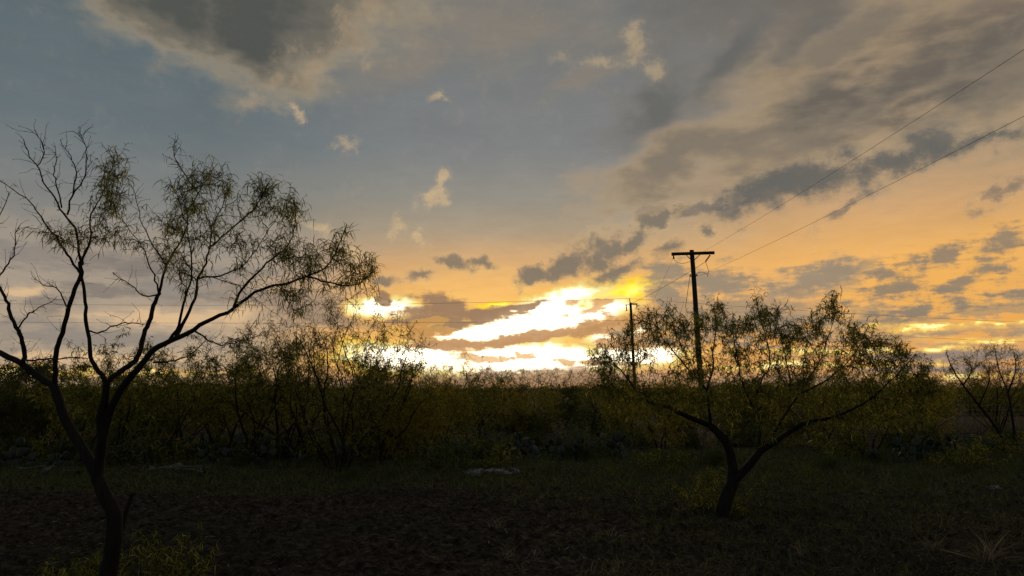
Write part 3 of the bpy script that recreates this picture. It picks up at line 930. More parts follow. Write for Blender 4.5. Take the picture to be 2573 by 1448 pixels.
def proto(key, label, cat, group, *a, **k):
    t = grown(key, *a, **k)
    leafm = a[6]
    root = thing('mesquite_tree', label, cat, (0, 0, 0), group)
    t.build(root, (0, 0, 0), leafm, M_TWIG, sides=6)
    PROTO[key] = root


LOOK = {'olive': 'bushy olive leaved mesquite', 'olive2': 'wide slanting olive mesquite', 'gold': 'golden leaved mesquite bush', 'glow_tint': 'mesquite tinted with painted glow', 'dark': 'dark dense rounded shrub tree', 'twiggy': 'thin twiggy mesquite'}


def landmark(X, Y):
    px = 1286.5 + 1860.0 * 0.99 * X / Y
    for lim, txt in ((160, 'under the outer half bare limb'), (450, 'behind the half bare mesquite'), (700, 'before the airy fan mesquite'),
                     (1060, 'beside the airy fan mesquite'), (1250, 'behind the pale limestone rocks'), (1500, 'below the bright cloud gap'), (1680, 'by the farther utility pole'),
                     (1900, 'by the near utility pole'), (2330, 'behind the spreading mesquite')):
        if px < lim: return txt
    return 'by the old wire fence'


def tree_label(key, X, Y):
    row = 'fronting the thicket' if Y < 27.5 else 'inside the thicket' if Y < 40 else 'deep in the thicket' if Y < 60 else 'beyond the thicket'
    return '%s %s %s' % (LOOK[key], row, landmark(X, Y))


proto('olive', 'mesquite', 'tree', GROUP_T, 3.3, 3.2, 3, 70, 0.9, 2, M_LEAF)
proto('olive2', 'mesquite', 'tree', GROUP_T, 3.1, 3.6, 4, 70, 0.9, 2, M_LEAF, 0.08)
proto('gold', 'mesquite', 'tree', GROUP_T, 2.4, 2.6, 4, 60, 0.95, 2, M_LEAF_GOLD)
proto('glow_tint', 'mesquite', 'tree', GROUP_T, 2.8, 3.2, 3, 62, 0.85, 2, M_LEAF_GLOWTINT)
proto('dark', 'mesquite', 'tree', GROUP_T, 2.6, 3.0, 4, 75, 1.0, 3, M_LEAF_DARK)
proto('twiggy', 'mesquite', 'tree', GROUP_T, 3.4, 3.0, 5, 64, 0.38, 2, M_LEAF, 0.0, 0.018, (0.08, 0.15), open_top=True)
proto('airy', 'open airy mesquite with fan of thin stems beside prickly pears', 'tree', GROUP_T, 4.1, 4.2, 11, 230, 0.5, 2, M_LEAF, 0.0, 0.014, (0.07, 0.14), open_top=True)
used = set()


def plant(key, X, Y, sc=1.0, rot=None, label=None, group=GROUP_T):
    loc = (X, Y, gz(X, Y) - 0.03)
    rot = rng.uniform(0, 6.28) if rot is None else rot
    if key not in used:
        used.add(key); o = PROTO[key]; o.location = loc; o.rotation_euler = (0, 0, rot); o.scale = (sc,) * 3
    else:
        o = copy_thing(PROTO[key], loc, rot, sc)
    if label: o['label'] = label
    elif key in LOOK: o['label'] = tree_label(key, X, Y)
    if group: o['group'] = group
    elif 'group' in o: del o['group']
    return o


def px_x(px, Y): return ray(px, 975)[0] / ray(px, 975)[1] * Y


# front row, measured one by one
plant('airy', px_x(855, 18.3), 18.3, 1.12, 0.4, group=None)
for px, Y, key, sc in [(300, 20.5, 'olive', 1.02), (215, 22.5, 'olive2', 1.0), (380, 23, 'olive2', 0.85), (475, 23.5, 'olive', 0.8), (590, 21.5, 'olive2', 1.08), (690, 23.5, 'olive', 1.14), (545, 26, 'olive', 0.88),
                       (920, 23, 'olive2', 1.02), (1000, 26, 'olive', 0.98), (1065, 21, 'gold', 0.92), (1110, 25, 'gold', 1.05), (1180, 28, 'olive2', 0.98), (985, 20.5, 'gold', 0.8),
                       (1660, 24.5, 'gold', 0.95), (1570, 28, 'gold', 1.0), (1720, 28, 'olive2', 0.9), (2170, 21.5, 'olive2', 0.92), (2270, 23.5, 'olive', 0.85), (2060, 27, 'olive', 0.95),
                       (2330, 29, 'gold', 0.95), (40, 25, 'dark', 1.1), (-40, 22, 'dark', 1.0), (120, 27, 'dark', 1.12), (1880, 29, 'dark', 0.9)]:
    plant(key, px_x(px, Y), Y, sc * (1.1 if px < 1000 else 1.0))
# slim mesquite leaning in from the right
SL = Tree()
YS = 24.3
for px, w0, w1, d in [([(2548, 1150), (2505, 1078), (2455, 1012), (2418, 965), (2392, 925), (2378, 888)], 9, 1.8, 0.0), ([(2420, 968), (2440, 935), (2436, 905)], 4, 1.5, 0.3),
                      ([(2556, 1148), (2545, 1060), (2532, 985), (2512, 935), (2500, 880)], 8, 1.8, 0.5), ([(2532, 988), (2552, 930), (2548, 885)], 5, 1.5, 0.2), ([(2460, 1018), (2485, 960), (2478, 925)], 4, 1.5, -0.4)]:
    c, _r = traced(SL, px, YS, YS + d, w0, w1)
    SL.twigs(c, 0.5, 1, (0.15, 0.4), 0.45, 0.4, False, 0.005)
for px, py in [(2375, 895), (2395, 915), (2410, 940), (2430, 905), (2452, 925), (2470, 915), (2485, 890), (2500, 875), (2520, 872), (2540, 880), (2562, 890), (2575, 915), (2530, 915), (2550, 940), (2460, 955), (2500, 930), (2590, 900), (2380, 930), (2510, 960), (2570, 960)]:
    b = SL.bough(at(px, py, YS + rng.normal() * 0.5), 0.02, 0.004, 0.35, 8, 0.03)
    if b: SL.twigs(b[0], 0.55, 1, (0.15, 0.4), 0.25, 0.4, False, 0.005)
SL.leaves(2, (0.07, 0.14), 0.016, 2, 1.2)
bx, by, _ = at(2548, 1150, YS)
ROOT_S = thing('mesquite_tree', 'slim mesquite leaning over dry grass near the wire fence', 'tree', (bx, by, gz(bx, by)))
SL.build(ROOT_S, tuple(ROOT_S.location), M_LEAF, sides=8)
plant('airy', px_x(2500, 33), 33, 0.98, 2.0, 'thin stemmed mesquite standing behind the slim leaning one by the wire fence', None)
# rows farther back
for (Ya, Yb, n, s0, s1) in [(28, 34, 19, 0.78, 0.95), (35, 46, 26, 0.78, 0.98), (47, 60, 30, 0.82, 1.05), (61, 80, 34, 0.85, 1.1)]:
    for i in range(n):
        Y = rng.uniform(Ya, Yb)
        px = -120 + 2820 * (i + rng.uniform(0.1, 0.9)) / n
        if Y < 50 and 2335 < px < 2560: continue                     # open grass by the fence
        mid = 1050 < px < 1750
        key = rng.choice(['glow_tint', 'olive', 'gold', 'dark', 'glow_tint', 'twiggy', 'twiggy'] if mid else ['olive', 'olive2', 'twiggy', 'dark', 'gold', 'olive2', 'olive'])
        plant(str(key), px_x(px, Y), Y, rng.uniform(s0, s1) * (0.92 if mid else 1.0))

# taller twiggy crowns that break the skyline
for px, Y, sc in [(1150, 33, 1.0), (1215, 30, 0.95), (1100, 36, 1.05), (1300, 52, 1.1), (1345, 46, 1.02), (1390, 55, 1.15), (1450, 50, 1.0), (1500, 47, 0.95), (1260, 42, 0.95), (1560, 40, 0.95), (940, 30, 1.05), (420, 30, 1.05),
                  (640, 31, 1.08), (2360, 52, 1.1), (2440, 56, 1.15), (2530, 48, 1.05), (770, 27, 1.1), (60, 36, 1.1), (705, 20.5, 1.16), (625, 20.0, 1.08), (960, 20.5, 1.12), (775, 21.5, 1.2), (440, 21.0, 0.9), (1030, 23.5, 0.95), (250, 21.0, 0.92)]:
    plant('twiggy', px_x(px, Y), Y, sc)

# beyond: the brush runs on to the horizon and reads as one mass
far = Tree()
N = 5600
fy = 62 * (7.0 ** (rng.random(N) ** 1.2)); fx = rng.uniform(-0.95, 0.95, N) * fy
fh = rng.uniform(1.3, 2.5, N) * np.where(rng.random(N) < 0.16, rng.uniform(1.2, 1.9, N), 1.0)
fb = Bag(); fw = Bag()
for k in range(26):
    zz = fh * rng.random(N) ** 0.6
    base = np.stack([fx + rng.normal(size=N) * 1.1, fy + rng.normal(size=N) * 1.1, zz], -1)
    ribbons(fb, base, rng.normal(size=(N, 3)) + np.array([0, 0, 0.5]), rng.uniform(0.2, 0.5, N), rng.uniform(0.07, 0.16, N), 1, 0.3, 0.3)
ribbons(fw, np.stack([fx, fy, fx * 0], -1), rng.normal(size=(N, 3)) * 0.3 + np.array([0, 0, 1]), fh * 1.05, np.full(N, 0.05), 2, 0.0, 0.3)
FAR = tag(link('distant_brush', fb.mesh('distant_brush', M_LEAF_DARK)), 'far low brush stretching to the horizon behind the thicket', 'brush', kind='stuff')
tag(link('stems', fw.mesh('stems', M_TWIG), FAR), kind='stuff')


# ---------------------------------------------------------------- prickly pears
def pad_mesh(name, mat, w=0.19, h=0.25, th=0.026):
    """flat egg-shaped cactus pad standing on its narrow end"""
    n = 12
    a = np.linspace(0, 2 * np.pi, n, endpoint=False)
    z = h * 0.5 * (1 - np.cos(a)); x = w * 0.5 * np.sin(a) * (0.80 + 0.34 * z / h)
    rim = np.stack([x, 0 * x, z], -1)
    inn = np.array([0, 0, h * 0.54]) + (rim - np.array([0, 0, h * 0.54])) * 0.72
    f = inn + np.array([0, th * 0.5, 0]); b = inn - np.array([0, th * 0.5, 0])
    v = np.concatenate([rim, f, b]); q = []
    for i in range(n):
        j = (i + 1) % n
        q += [[i, j, n + j, n + i], [j, i, 2 * n + i, 2 * n + j]]
    for i in range(0, n // 2 - 1):
        q.append([n + (n - i) % n, n + i, n + i + 1, n + n - i - 1]); q.append([2 * n + i, 2 * n + (n - i) % n, 2 * n + n - i - 1, 2 * n + i + 1])
    q = [f_ for f_ in q if len(set(f_)) == 4]
    return mesh(name, v, q, mat, True)


PAD = [pad_mesh('pad', M_PAD, 0.19, 0.25), pad_mesh('pad', M_PAD, 0.22, 0.26), pad_mesh('pad', M_PAD, 0.17, 0.24)]
PAD_DRY = [pad_mesh('dead_pad', M_PAD_DRY, 0.2, 0.25, 0.02), pad_mesh('dead_pad', M_PAD_DRY, 0.24, 0.26, 0.02)]
from mathutils import Matrix, Vector, Euler


def cactus(X, Y, size, label):
    root = thing('prickly_pear', label, 'cactus', (X, Y, gz(X, Y) - 0.03), 'prickly pears along the back of the clearing')
    root['label'] = '%s prickly pear clump %s' % ('tall grey green' if size > 1.05 else 'low grey green', landmark(X, Y))
    count = 0
    front = []
    for _ in range(int(3 + 3 * size)):
        m = Matrix.Translation((rng.normal() * 0.34 * size, rng.normal() * 0.25 * size, 0)) @ Euler((rng.normal() * 0.25, rng.normal() * 0.35, rng.uniform(0, 3.14))).to_matrix().to_4x4()
        front.append((m, 0, rng.uniform(0.9, 1.25)))
    while front and count < 22:
        m, lv, s = front.pop(0)
        o = link('pad', PAD[int(rng.integers(3))], root)
        o.matrix_local = m @ Matrix.Scale(s, 4)
        count += 1
        if lv < (3 if size > 0.9 else 2):
            for _ in range(int(rng.choice([1, 1, 2, 2]))):
                off = rng.normal() * 0.5
                k = m @ Matrix.Translation((math.sin(off) * 0.085 * s, 0, 0.225 * s)) @ Euler((rng.normal() * 0.25, off * 0.9, rng.normal() * 0.6)).to_matrix().to_4x4()
                front.append((k, lv + 1, s * rng.uniform(0.82, 1.02)))
    return root


CLAB = ['grey green prickly pear clump at the back edge of the dirt clearing']
for px, Y, s in [(20, 19.5, 1.1), (75, 20.5, 1.2), (140, 19.2, 1.0), (190, 21.5, 1.2), (305, 19.6, 1.1), (360, 20.8, 1.2), (430, 21.2, 1.2), (500, 20.6, 1.0), (560, 19.4, 1.0), (630, 20.2, 1.1), (690, 19.0, 0.9),
                 (745, 19.8, 1.1), (880, 20.0, 1.0), (1150, 20.5, 1.1), (1200, 22.0, 1.2), (1255, 20.8, 1.1), (1300, 23.0, 1.2), (1345, 21.0, 1.1), (1400, 22.4, 1.2), (1450, 21.2, 1.0), (1500, 23.2, 1.1), (1560, 21.8, 0.9),
                 (2225, 20.4, 1.0), (2290, 21.0, 1.1), (2345, 21.6, 0.9), (2405, 22.8, 1.0)]:
    cactus(px_x(px, Y), Y, s, CLAB[0])

# dead, cut pads lying in heaps at the edge of the clearing
for nm, lab, px0, Y0_, n, spread in [('heap', 'pale dead prickly pear pads heaped with sticks on the bare dirt', 485, 17.6, 15, 0.7), ('heap', 'few pale dead prickly pear pads lying near the forked trunk of the tall mesquite', 150, 17.4, 8, 0.5)]:
    root = thing('dead_pad_heap', lab, 'cactus heap', (px_x(px0, Y0_), Y0_, gz(px_x(px0, Y0_), Y0_)))
    for i in range(n):
        o = link('dead_pad', PAD_DRY[i % 2], root)
        o.location = (rng.normal() * spread, rng.normal() * 0.25, 0.03 + 0.12 * rng.random())
        o.rotation_euler = (1.35 + rng.normal() * 0.45, rng.normal() * 0.5, rng.uniform(0, 6.28))
        o.scale = (rng.uniform(0.6, 1.0),) * 3
    for i in range(5 if n > 10 else 2):
        b = Bag(); L = rng.uniform(0.5, 1.1); d = unit(np.array([1, rng.normal() * 0.4, rng.normal() * 0.12])); p = np.array([rng.normal() * spread * 0.6 - L / 2, rng.normal() * 0.2, 0.07 + 0.1 * rng.random()])
        c = np.array([p + d * L * u + rng.normal(size=3) * 0.02 for u in np.linspace(0, 1, 6)])
        tube(b, c, np.linspace(0.022, 0.008, 6), 5)
        link('stick', b.mesh('stick', M_PAD_DRY, True), root)


# ---------------------------------------------------------------- limestone lumps beyond the dirt
def rock(name, label, X, Y, sx, sy, sz, seed, group=None):
    r2 = np.random.default_rng(seed)
    nu, nv = 48, 26
    u = np.linspace(0, 2 * np.pi, nu, endpoint=False); v = np.linspace(0.02, np.pi - 0.02, nv)
    U, Vv = np.meshgrid(u, v)
    D_ = np.stack([np.cos(U) * np.sin(Vv), np.sin(U) * np.sin(Vv), np.cos(Vv)], -1)
    k = r2.normal(size=(14, 3)); k = k / np.linalg.norm(k, axis=1, keepdims=True); cut = r2.uniform(0.55, 0.95, 14)
    rad = np.ones(U.shape)
    for kk, cc in zip(k, cut):
        dd = D_ @ kk
        rad = np.minimum(rad, np.where(dd > 0.05, cc / np.maximum(dd, 0.05), 9))
    for fq, am in ((2.2, 0.30), (5.0, 0.20), (11.0, 0.12)):
        rad = rad * (1 + am * (value_noise(D_[..., 0] * fq + 7 * seed, D_[..., 1] * fq + D_[..., 2] * fq * 1.3, seed) - 0.5) * 2)
    P = D_ * rad[..., None] * np.array([sx, sy, sz])
    i = np.arange(nv - 1)[:, None] * nu; j = np.arange(nu)[None, :]; kx = (j + 1) % nu
    q = np.stack([i + j, i + nu + j, i + nu + kx, i + kx], -1)
    return tag(link(name, mesh(name, P, q, M_STONE), None, (X, Y, gz(X, Y) + sz * 0.25)), label, 'rock', group)


rock('limestone_rock', 'pale lumpy limestone rock half sunk at the edge of the weeds', px_x(1192, 17.7), 17.7, 0.25, 0.22, 0.17, 3)
rock('limestone_rock', 'long low pale limestone slab beside the lumpy rock', px_x(1246, 17.9), 17.9, 0.34, 0.25, 0.13, 8)
rock('limestone_rock', 'small pale limestone chip at the weedy end of the low slab', px_x(1292, 18.0), 18.0, 0.13, 0.12, 0.09, 5)
rock('limestone_rock', 'flat pale stone lying on the dirt near the leaning mesquite', px_x(2475, 15.2), 15.2, 0.14, 0.1, 0.06, 9)


# ---------------------------------------------------------------- weeds and grass
def in_ground(n, ya, yb, xa=-0.76, xb=0.76):
    y = np.sqrt(rng.uniform(ya ** 2, yb ** 2, n)); x = rng.uniform(xa, xb, n) * y
    return x, y


# thin short grass: thicker on the right and in the band behind the dirt
x, y = in_ground(170000, 7.5, 24)
pat = value_noise(x * 0.55, y * 0.55, 9) * 0.6 + value_noise(x * 1.9, y * 1.9, 10) * 0.4
want = np.clip((x / y - 0.0) * 3.0, 0, 0.85) + np.clip((y - 13.0) / 4.0, 0, 0.8) + 0.08
keep = pat * 0.9 + 0.1 * rng.random(len(x)) > 1.0 - np.clip(want, 0, 0.86)
x, y = x[keep], y[keep]
gb = Bag()
ribbons(gb, np.stack([x, y, ground_z(x, y) - 0.01], -1), rng.normal(size=(len(x), 3)) * 0.55 + np.array([0, 0, 1]), rng.uniform(0.04, 0.17, len(x)) * (1 + 0.4 * (y > 15)), rng.uniform(0.004, 0.008, len(x)) * np.clip(y / 9, 1, 2), 2, 0.5, 0.6)
tag(link('short_grass', gb.mesh('short_grass', M_GRASS)), 'short dark green grass and weeds growing through the dirt', 'grass', kind='stuff')

# litter: dead leaves, bean pods and stalks on the dirt
x, y = in_ground(42000, 7.2, 21)
lb = Bag()
d = rng.normal(size=(len(x), 3)) * np.array([1, 1, 0.12])
ribbons(lb, np.stack([x, y, ground_z(x, y) + 0.02], -1), d, rng.uniform(0.02, 0.11, len(x)), rng.uniform(0.006, 0.02, len(x)), 1, 0.0, 0.3)
tag(link('leaf_litter', lb.mesh('leaf_litter', M_LITTER)), 'scattered dead leaves and stalks lying on the dirt', 'leaf litter', kind='stuff')
# pale pebbles
x, y = in_ground(260, 8, 20)
pb = Bag()
for X, Y in zip(x, y):
    s = rng.uniform(0.004, 0.013); z = gz(X, Y)
    v = np.array([[-1, -1, 0], [1, -1, 0], [1, 1, 0], [-1, 1, 0], [-.6, -.6, 1], [.6, -.6, .8], [.6, .6, 1], [-.6, .6, .9]]) * s * rng.uniform(0.6, 1.3, 3) + np.array([X, Y, z])
    pb.add(v, [[0, 1, 5, 4], [1, 2, 6, 5], [2, 3, 7, 6], [3, 0, 4, 7], [4, 5, 6, 7]])
tag(link('pebbles', pb.mesh('pebbles', M_STONE)), 'tiny pale pebbles strewn over the dirt', 'pebbles', kind='stuff')

# pale dry grass in front of the fence on the right
x = rng.uniform(13.5, 27, 5200); y = rng.uniform(33, 40.5, 5200)
db = Bag()
ribbons(db, np.stack([x, y, 0 * x - 0.02], -1), rng.normal(size=(len(x), 3)) * 0.28 + np.array([0, 0, 1]), rng.uniform(0.35, 0.75, len(x)), np.full(len(x), 0.022), 2, 0.5, 0.4)
tag(link('dry_meadow_grass', db.mesh('dry_meadow_grass', M_DRY)), 'strip of pale dry tall grass in front of the wire fence', 'grass', kind='stuff')


def tuft(label, X, Y, n, L, lean, mat, group=None, width=0.008, name='grass_tuft'):
    b = Bag()
    base = np.stack([rng.normal(size=n) * 0.05, rng.normal(size=n) * 0.05, np.full(n, -0.02)], -1)
    ribbons(b, base, rng.normal(size=(n, 3)) * lean + np.array([0, 0, 1]), rng.uniform(0.5, 1, n) * L, rng.uniform(0.6, 1.2, n) * width, 4, 1.1, 0.7)
    return tag(link(name, b.mesh(name, mat), None, (X, Y, gz(X, Y))), label, 'grass', group)


TL = 'small tuft of pale dry grass standing on the open dirt'
for px, py in [(1270, 1400), (1345, 1395), (1310, 1440), (1520, 1350), (1470, 1440), (1540, 1440), (1250, 1330), (1990, 1395), (2160, 1240), (2330, 1245), (1700, 1290), (2090, 1330), (1080, 1230), (1400, 1215)]:
    Y = CAM_H / math.tan(math.atan((py - 724) / 1860.0) - PITCH)
    tuft(('pale dry grass tuft on open dirt, ' if Y < 10 else 'pale dry grass tuft far across the dirt, ') + landmark(px_x(px, Y), Y).replace('behind', 'facing'), px_x(px, Y), Y, 26, 0.24, 0.3, M_DRY, 'dry tufts on the dirt')
Y = 8.9
tuft('large curling clump of pale dry grass on the weedy ground', px_x(2450, Y), Y, 150, 0.55, 0.75, M_DRY, None, 0.010)
tuft('loose clump of pale dry grass beside the large curling clump', px_x(2310, 9.6), 9.6, 60, 0.38, 0.7, M_DRY, None, 0.008)

# low weeds and small bushes between dirt and thicket
WEED = []
for k, (H, n, mat) in enumerate([(0.55, 70, M_LEAF_DARK), (0.8, 80, M_GRASS), (0.6, 60, M_LEAF)]):
    b = Bag(); lv = Bag()
    la, ld = [], []
    for _ in range(n // 3):
        d = unit(rng.normal(size=3) * 0.6 + np.array([0, 0, 1])); p = np.array([rng.normal() * 0.15, rng.normal() * 0.15, -0.03]); c = [p]
        for s in range(6):
            d = unit(d + rng.normal(size=3) * 0.25); c.append(c[-1] + d * H * rng.uniform(0.6, 1.1) / 6); la.append(c[-1]); ld.append(d)
        tube(b, np.array(c), np.linspace(0.005, 0.002, 7), 3)
    la = np.repeat(np.array(la), 7, 0); ld = np.repeat(np.array(ld), 7, 0)
    ribbons(lv, la + rng.normal(size=la.shape) * 0.03, ld * 0.4 + rng.normal(size=ld.shape), rng.uniform(0.06, 0.13, len(la)), np.full(len(la), 0.016), 2, 0.6, 0.3)
    root = thing('low_shrub', 'small leafy weed bush between the dirt and the thicket', 'shrub', (0, 0, 0), 'low bushes at the foot of the thicket')
    tag(link('stems', b.mesh('stems', M_TWIG), root), kind='stuff'); tag(link('foliage', lv.mesh('foliage', mat), root), kind='stuff')
    WEED.append(root)
spots = []
for i in range(170):
    Y = rng.uniform(18.2, 27) if i < 70 else rng.uniform(16.2, 18.2) if i < 92 else rng.uniform(27, 58)
    px = -60 + 2700 * ((i * 0.618034) % 1.0)
    if Y > 27 and 2060 < px < 2560: continue
    if 70 <= i < 92 and (px < 850 or 1150 < px < 1300): continue
    spots.append((px_x(px, Y), Y))
for i, (X, Y) in enumerate(spots):
    p = WEED[i % 3]
    sc = rng.uniform(0.35, 0.7) if Y < 18.2 else rng.uniform(0.8, 1.6) if Y < 27 else rng.uniform(1.6, 2.8)
    if i < 3: p.location = (X, Y, gz(X, Y)); p.scale = (sc,) * 3
    else: p = copy_thing(p, (X, Y, gz(X, Y)), rng.uniform(0, 6.28), sc)
    p['label'] = '%s bush %s %s' % (('dark leafy', 'green grassy', 'olive leafy')[i % 3], 'on the dirt edge' if Y < 18.2 else 'among the weeds' if Y < 27 else 'under the thicket trees', landmark(X, Y))


# ---------------------------------------------------------------- utility poles and wires
def box(b, cx, cy, cz, sx, sy, sz, R=None, bev=0.0):
    v = np.array([[-1, -1, -1], [1, -1, -1], [1, 1, -1], [-1, 1, -1], [-1, -1, 1], [1, -1, 1], [1, 1, 1], [-1, 1, 1]], float) * 0.5 * np.array([sx, sy, sz])
    if R is not None: v = v @ np.array(R).T
    b.add(v + np.array([cx, cy, cz]), [[3, 2, 1, 0], [4, 5, 6, 7], [0, 1, 5, 4], [1, 2, 6, 5], [2, 3, 7, 6], [3, 0, 4, 7]])


def rod(b, p, q, r, sides=6): tube(b, np.array([p, q], float), [r, r], sides)


def pole_shaft(H, r0, r1, lean):
    b = Bag()
    z = np.linspace(-0.5, H, 12)
    c = np.stack([lean * z + 0.01 * np.sin(z), 0 * z, z], -1)
    tube(b, c, np.linspace(r0, r1, 12), 14)
    a = np.linspace(0, 2 * np.pi, 14, endpoint=False)                  # sawn top
    top = np.stack([c[-1, 0] + r1 * np.cos(a), r1 * np.sin(a), np.full(14, H)], -1)
    b.add(np.vstack([top, [[c[-1, 0], 0, H + 0.03]] * 14]), [[i, (i + 1) % 14, 14 + (i + 1) % 14, 14 + i] for i in range(14)])
    return b


def insulator(root, p, q, n=5, r=0.055):
    """string of discs from p to q"""
    p, q = np.array(p, float), np.array(q, float)
    b = Bag(); pts, rad = [], []
    for i in range(n):
        for u, k in ((0.1, 0.35), (0.3, 1.0), (0.6, 0.9), (0.8, 0.35)):
            pts.append(p + (q - p) * (i + u) / n); rad.append(r * k)
    tube(b, np.array(pts), rad, 10)
    return link('insulator', b.mesh('insulator', M_PORC, True), root)


Y1, X1 = 42.0, px_x(1765, 42.0)
H1 = 9.87
LEAN1 = -0.035
pole1 = thing('utility_pole', 'tall wooden utility pole with one crossarm behind the spreading mesquite', 'utility pole', (X1, Y1, 0))
link('shaft', pole_shaft(H1, 0.17, 0.125, LEAN1).mesh('shaft', M_WOODPOLE, True), pole1)
tx = LEAN1 * H1
b = Bag(); az_ = math.radians(1.8); Rr = [[math.cos(az_), 0, -math.sin(az_)], [0, 1, 0], [math.sin(az_), 0, math.cos(az_)]]
box(b, tx + 0.02, -0.17, H1 - 0.22, 2.46, 0.11, 0.17, Rr)
arm = link('crossarm', b.mesh('crossarm', M_WOODPOLE), pole1)
for s in (-1, 1):
    b = Bag(); rod(b, (tx + 0.40 * s, -0.24, H1 - 0.30), (tx + 0.07 * s, -0.15, H1 - 0.62), 0.022); link('brace', b.mesh('brace', M_METAL), pole1)
    b = Bag(); rod(b, (tx + 0.02, -0.24, H1 - 0.18 - 0.07 * s), (tx + 0.02, 0.12, H1 - 0.18 - 0.07 * s), 0.018); link('bolt', b.mesh('bolt', M_METAL), pole1)
insulator(pole1, (tx + 1.02, -0.12, H1 - 0.30), (tx + 0.80, 0.15, H1 - 0.66), 5, 0.06)
insulator(pole1, (tx - 1.10, -0.12, H1 - 0.33), (tx - 1.02, 0.1, H1 - 0.50), 3, 0.05)
insulator(pole1, (tx + 0.13, -0.06, H1 - 1.52), (tx + 0.27, -0.10, H1 - 1.46), 2, 0.07)
for nm, pp in (('jumper_wire', [(-1.04, 0.1, -0.50), (-0.85, 0.1, -0.68), (-0.5, 0.05, -0.76), (-0.1, 0, -0.66)]),
               ('jumper_wire', [(0.80, 0.15, -0.66), (0.88, 0.1, -0.9), (0.93, 0.05, -1.2), (0.86, 0, -1.5), (0.84, 0, -1.56)]),
               ('jumper_wire', [(0.13, -0.05, -1.5), (0.3, -0.05, -1.33), (0.6, 0, -1.28), (0.86, 0, -1.42)])):
    b = Bag(); tube(b, spline([(tx + x, y, H1 + z) for x, y, z in pp], 16), np.full(16, 0.012), 4); link(nm, b.mesh(nm, M_WIRE), pole1)
b = Bag(); rod(b, (tx + 0.2 * -0.5, 0.0, H1 - 1.55), (tx - 0.14, 0.0, H1 - 1.40), 0.03); link('guy_clamp', b.mesh('guy_clamp', M_METAL), pole1)

Y2, X2 = 67.6, px_x(1597, 67.6)
H2 = 9.75
pole2 = thing('utility_pole', 'farther slimmer utility pole with short side bracket beside the bright gap', 'utility pole', (X2, Y2, 0))
link('shaft', pole_shaft(H2, 0.165, 0.11, -0.03).mesh('shaft', M_WOODPOLE, True), pole2)
tx2 = -0.03 * H2
b = Bag(); box(b, tx2 + 0.28, -0.1, H2 - 0.12, 0.66, 0.1, 0.12); box(b, tx2 + 0.56, -0.1, H2 - 0.25, 0.08, 0.08, 0.2); link('side_bracket', b.mesh('side_bracket', M_WOODPOLE), pole2)
insulator(pole2, (tx2 - 0.02, 0, H2), (tx2 - 0.1, 0, H2 + 0.42), 3, 0.06)
insulator(pole2, (tx2 - 0.42, -0.05, H2 - 0.2), (tx2 - 0.36, 0, H2 - 0.78), 4, 0.08)
b = Bag(); rod(b, (tx2, -0.05, H2 - 0.2), (tx2 - 0.5, -0.05, H2 - 0.18), 0.03); link('cutout_arm', b.mesh('cutout_arm', M_METAL), pole2)


def wire(label, p, q, sag, r=0.010, n=40, cat='wire', name='power_line'):
    p, q = np.array(p, float), np.array(q, float)
    u = np.linspace(0, 1, n)[:, None]
    c = p + (q - p) * u; c[:, 2] -= (4 * sag * u * (1 - u))[:, 0]
    b = Bag(); tube(b, c, np.full(n, r), 4)
    return tag(link(name, b.mesh(name, M_WIRE)), label, cat)


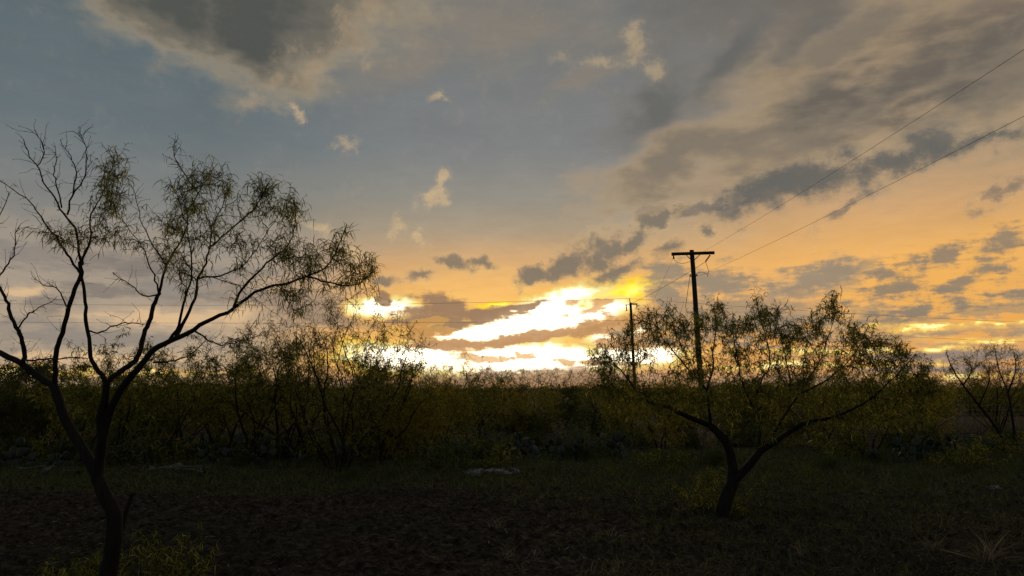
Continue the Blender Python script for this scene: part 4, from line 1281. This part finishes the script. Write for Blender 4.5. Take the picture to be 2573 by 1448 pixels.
a1 = np.array(at(1768, 632, Y1)); e1 = np.array(at(2573, 97, 14.6)); e1b = e1 + (e1 - a1) * 0.55
wire('upper power line climbing from the crossarm over the clearing', a1, e1b, 0.25, 0.0052)
a2 = np.array(at(1757, 694, Y1 - 0.1)); e2 = np.array(at(2573, 266, 15.7)); e2b = e2 + (e2 - a2) * 0.55
wire('lower power line climbing from the side of the near pole shaft', a2, e2b, 0.25, 0.0052)
wire('slack line running from the near crossarm back to the farther pole', (X1 + tx + 0.80, Y1 + 0.15, H1 - 0.66), (X2 + tx2, Y2, H2 - 0.1), 0.12, 0.012)
wire('thin line dropping from the crossarm end behind the tree crown', (X1 + tx - 1.05, Y1 + 0.1, H1 - 0.42), at(1640, 762, 58), 0.0, 0.008)
wire('guy wire slanting down from the near pole shaft', (X1 + tx - 0.14, Y1, H1 - 1.42), at(1722, 775, 40.5), 0.0, 0.014, 6, 'wire', 'guy_wire')
wire('upper horizontal line leaving the farther pole past the tall half bare mesquite', (X2 + tx2 - 0.1, Y2, H2 + 0.40), at(-300, 757, 67.6), 0.5, 0.011)
wire('lower horizontal line leaving the farther pole past the tall half bare mesquite', (X2 + tx2, Y2, H2 - 1.6), at(-300, 806, 67.6), 0.25, 0.011)
wire('upper line leaving the farther pole above the spreading mesquite', (X2 + tx2 - 0.1, Y2, H2 + 0.40), at(2800, 818, 92), 0.3, 0.012)
wire('lower line leaving the farther pole behind the spreading mesquite crown', (X2 + tx2, Y2, H2 - 1.6), at(2800, 866, 92), 0.3, 0.012)

# ---------------------------------------------------------------- wire fence on the right, with a wavy wire stay
fence = thing('wire_fence', 'old wire fence with wooden posts behind the pale dry grass', 'fence', (px_x(2400, 42.5), 42.5, 0))
FX = float(fence.location.x)
posts = [px_x(p, 42.5) - FX for p in (1985, 2090, 2195, 2300, 2402, 2492, 2585)]
for p in posts:
    b = Bag(); tube(b, np.array([[p, 0, -0.2], [p + 0.01, 0, 0.6], [p + rng.normal() * 0.02, 0, 1.25]]), [0.055, 0.05, 0.045], 8); link('post', b.mesh('post', M_POST, True), fence)
for z in (0.3, 0.55, 0.8, 1.05):
    b = Bag(); xs = np.linspace(posts[0], posts[-1], 40); tube(b, np.stack([xs, 0 * xs - 0.06, z - 0.02 * np.abs(np.sin(xs * 1.2))], -1), np.full(40, 0.006), 4); link('strand', b.mesh('strand', M_PALEWIRE), fence)
b = Bag(); zz = np.linspace(0.02, 1.22, 34); tube(b, np.stack([posts[4] + 0.12 + 0.05 * np.sin(zz * 22), 0 * zz - 0.08, zz], -1), np.full(34, 0.012), 4)
link('wire_stay', b.mesh('wire_stay', M_PALEWIRE), fence)
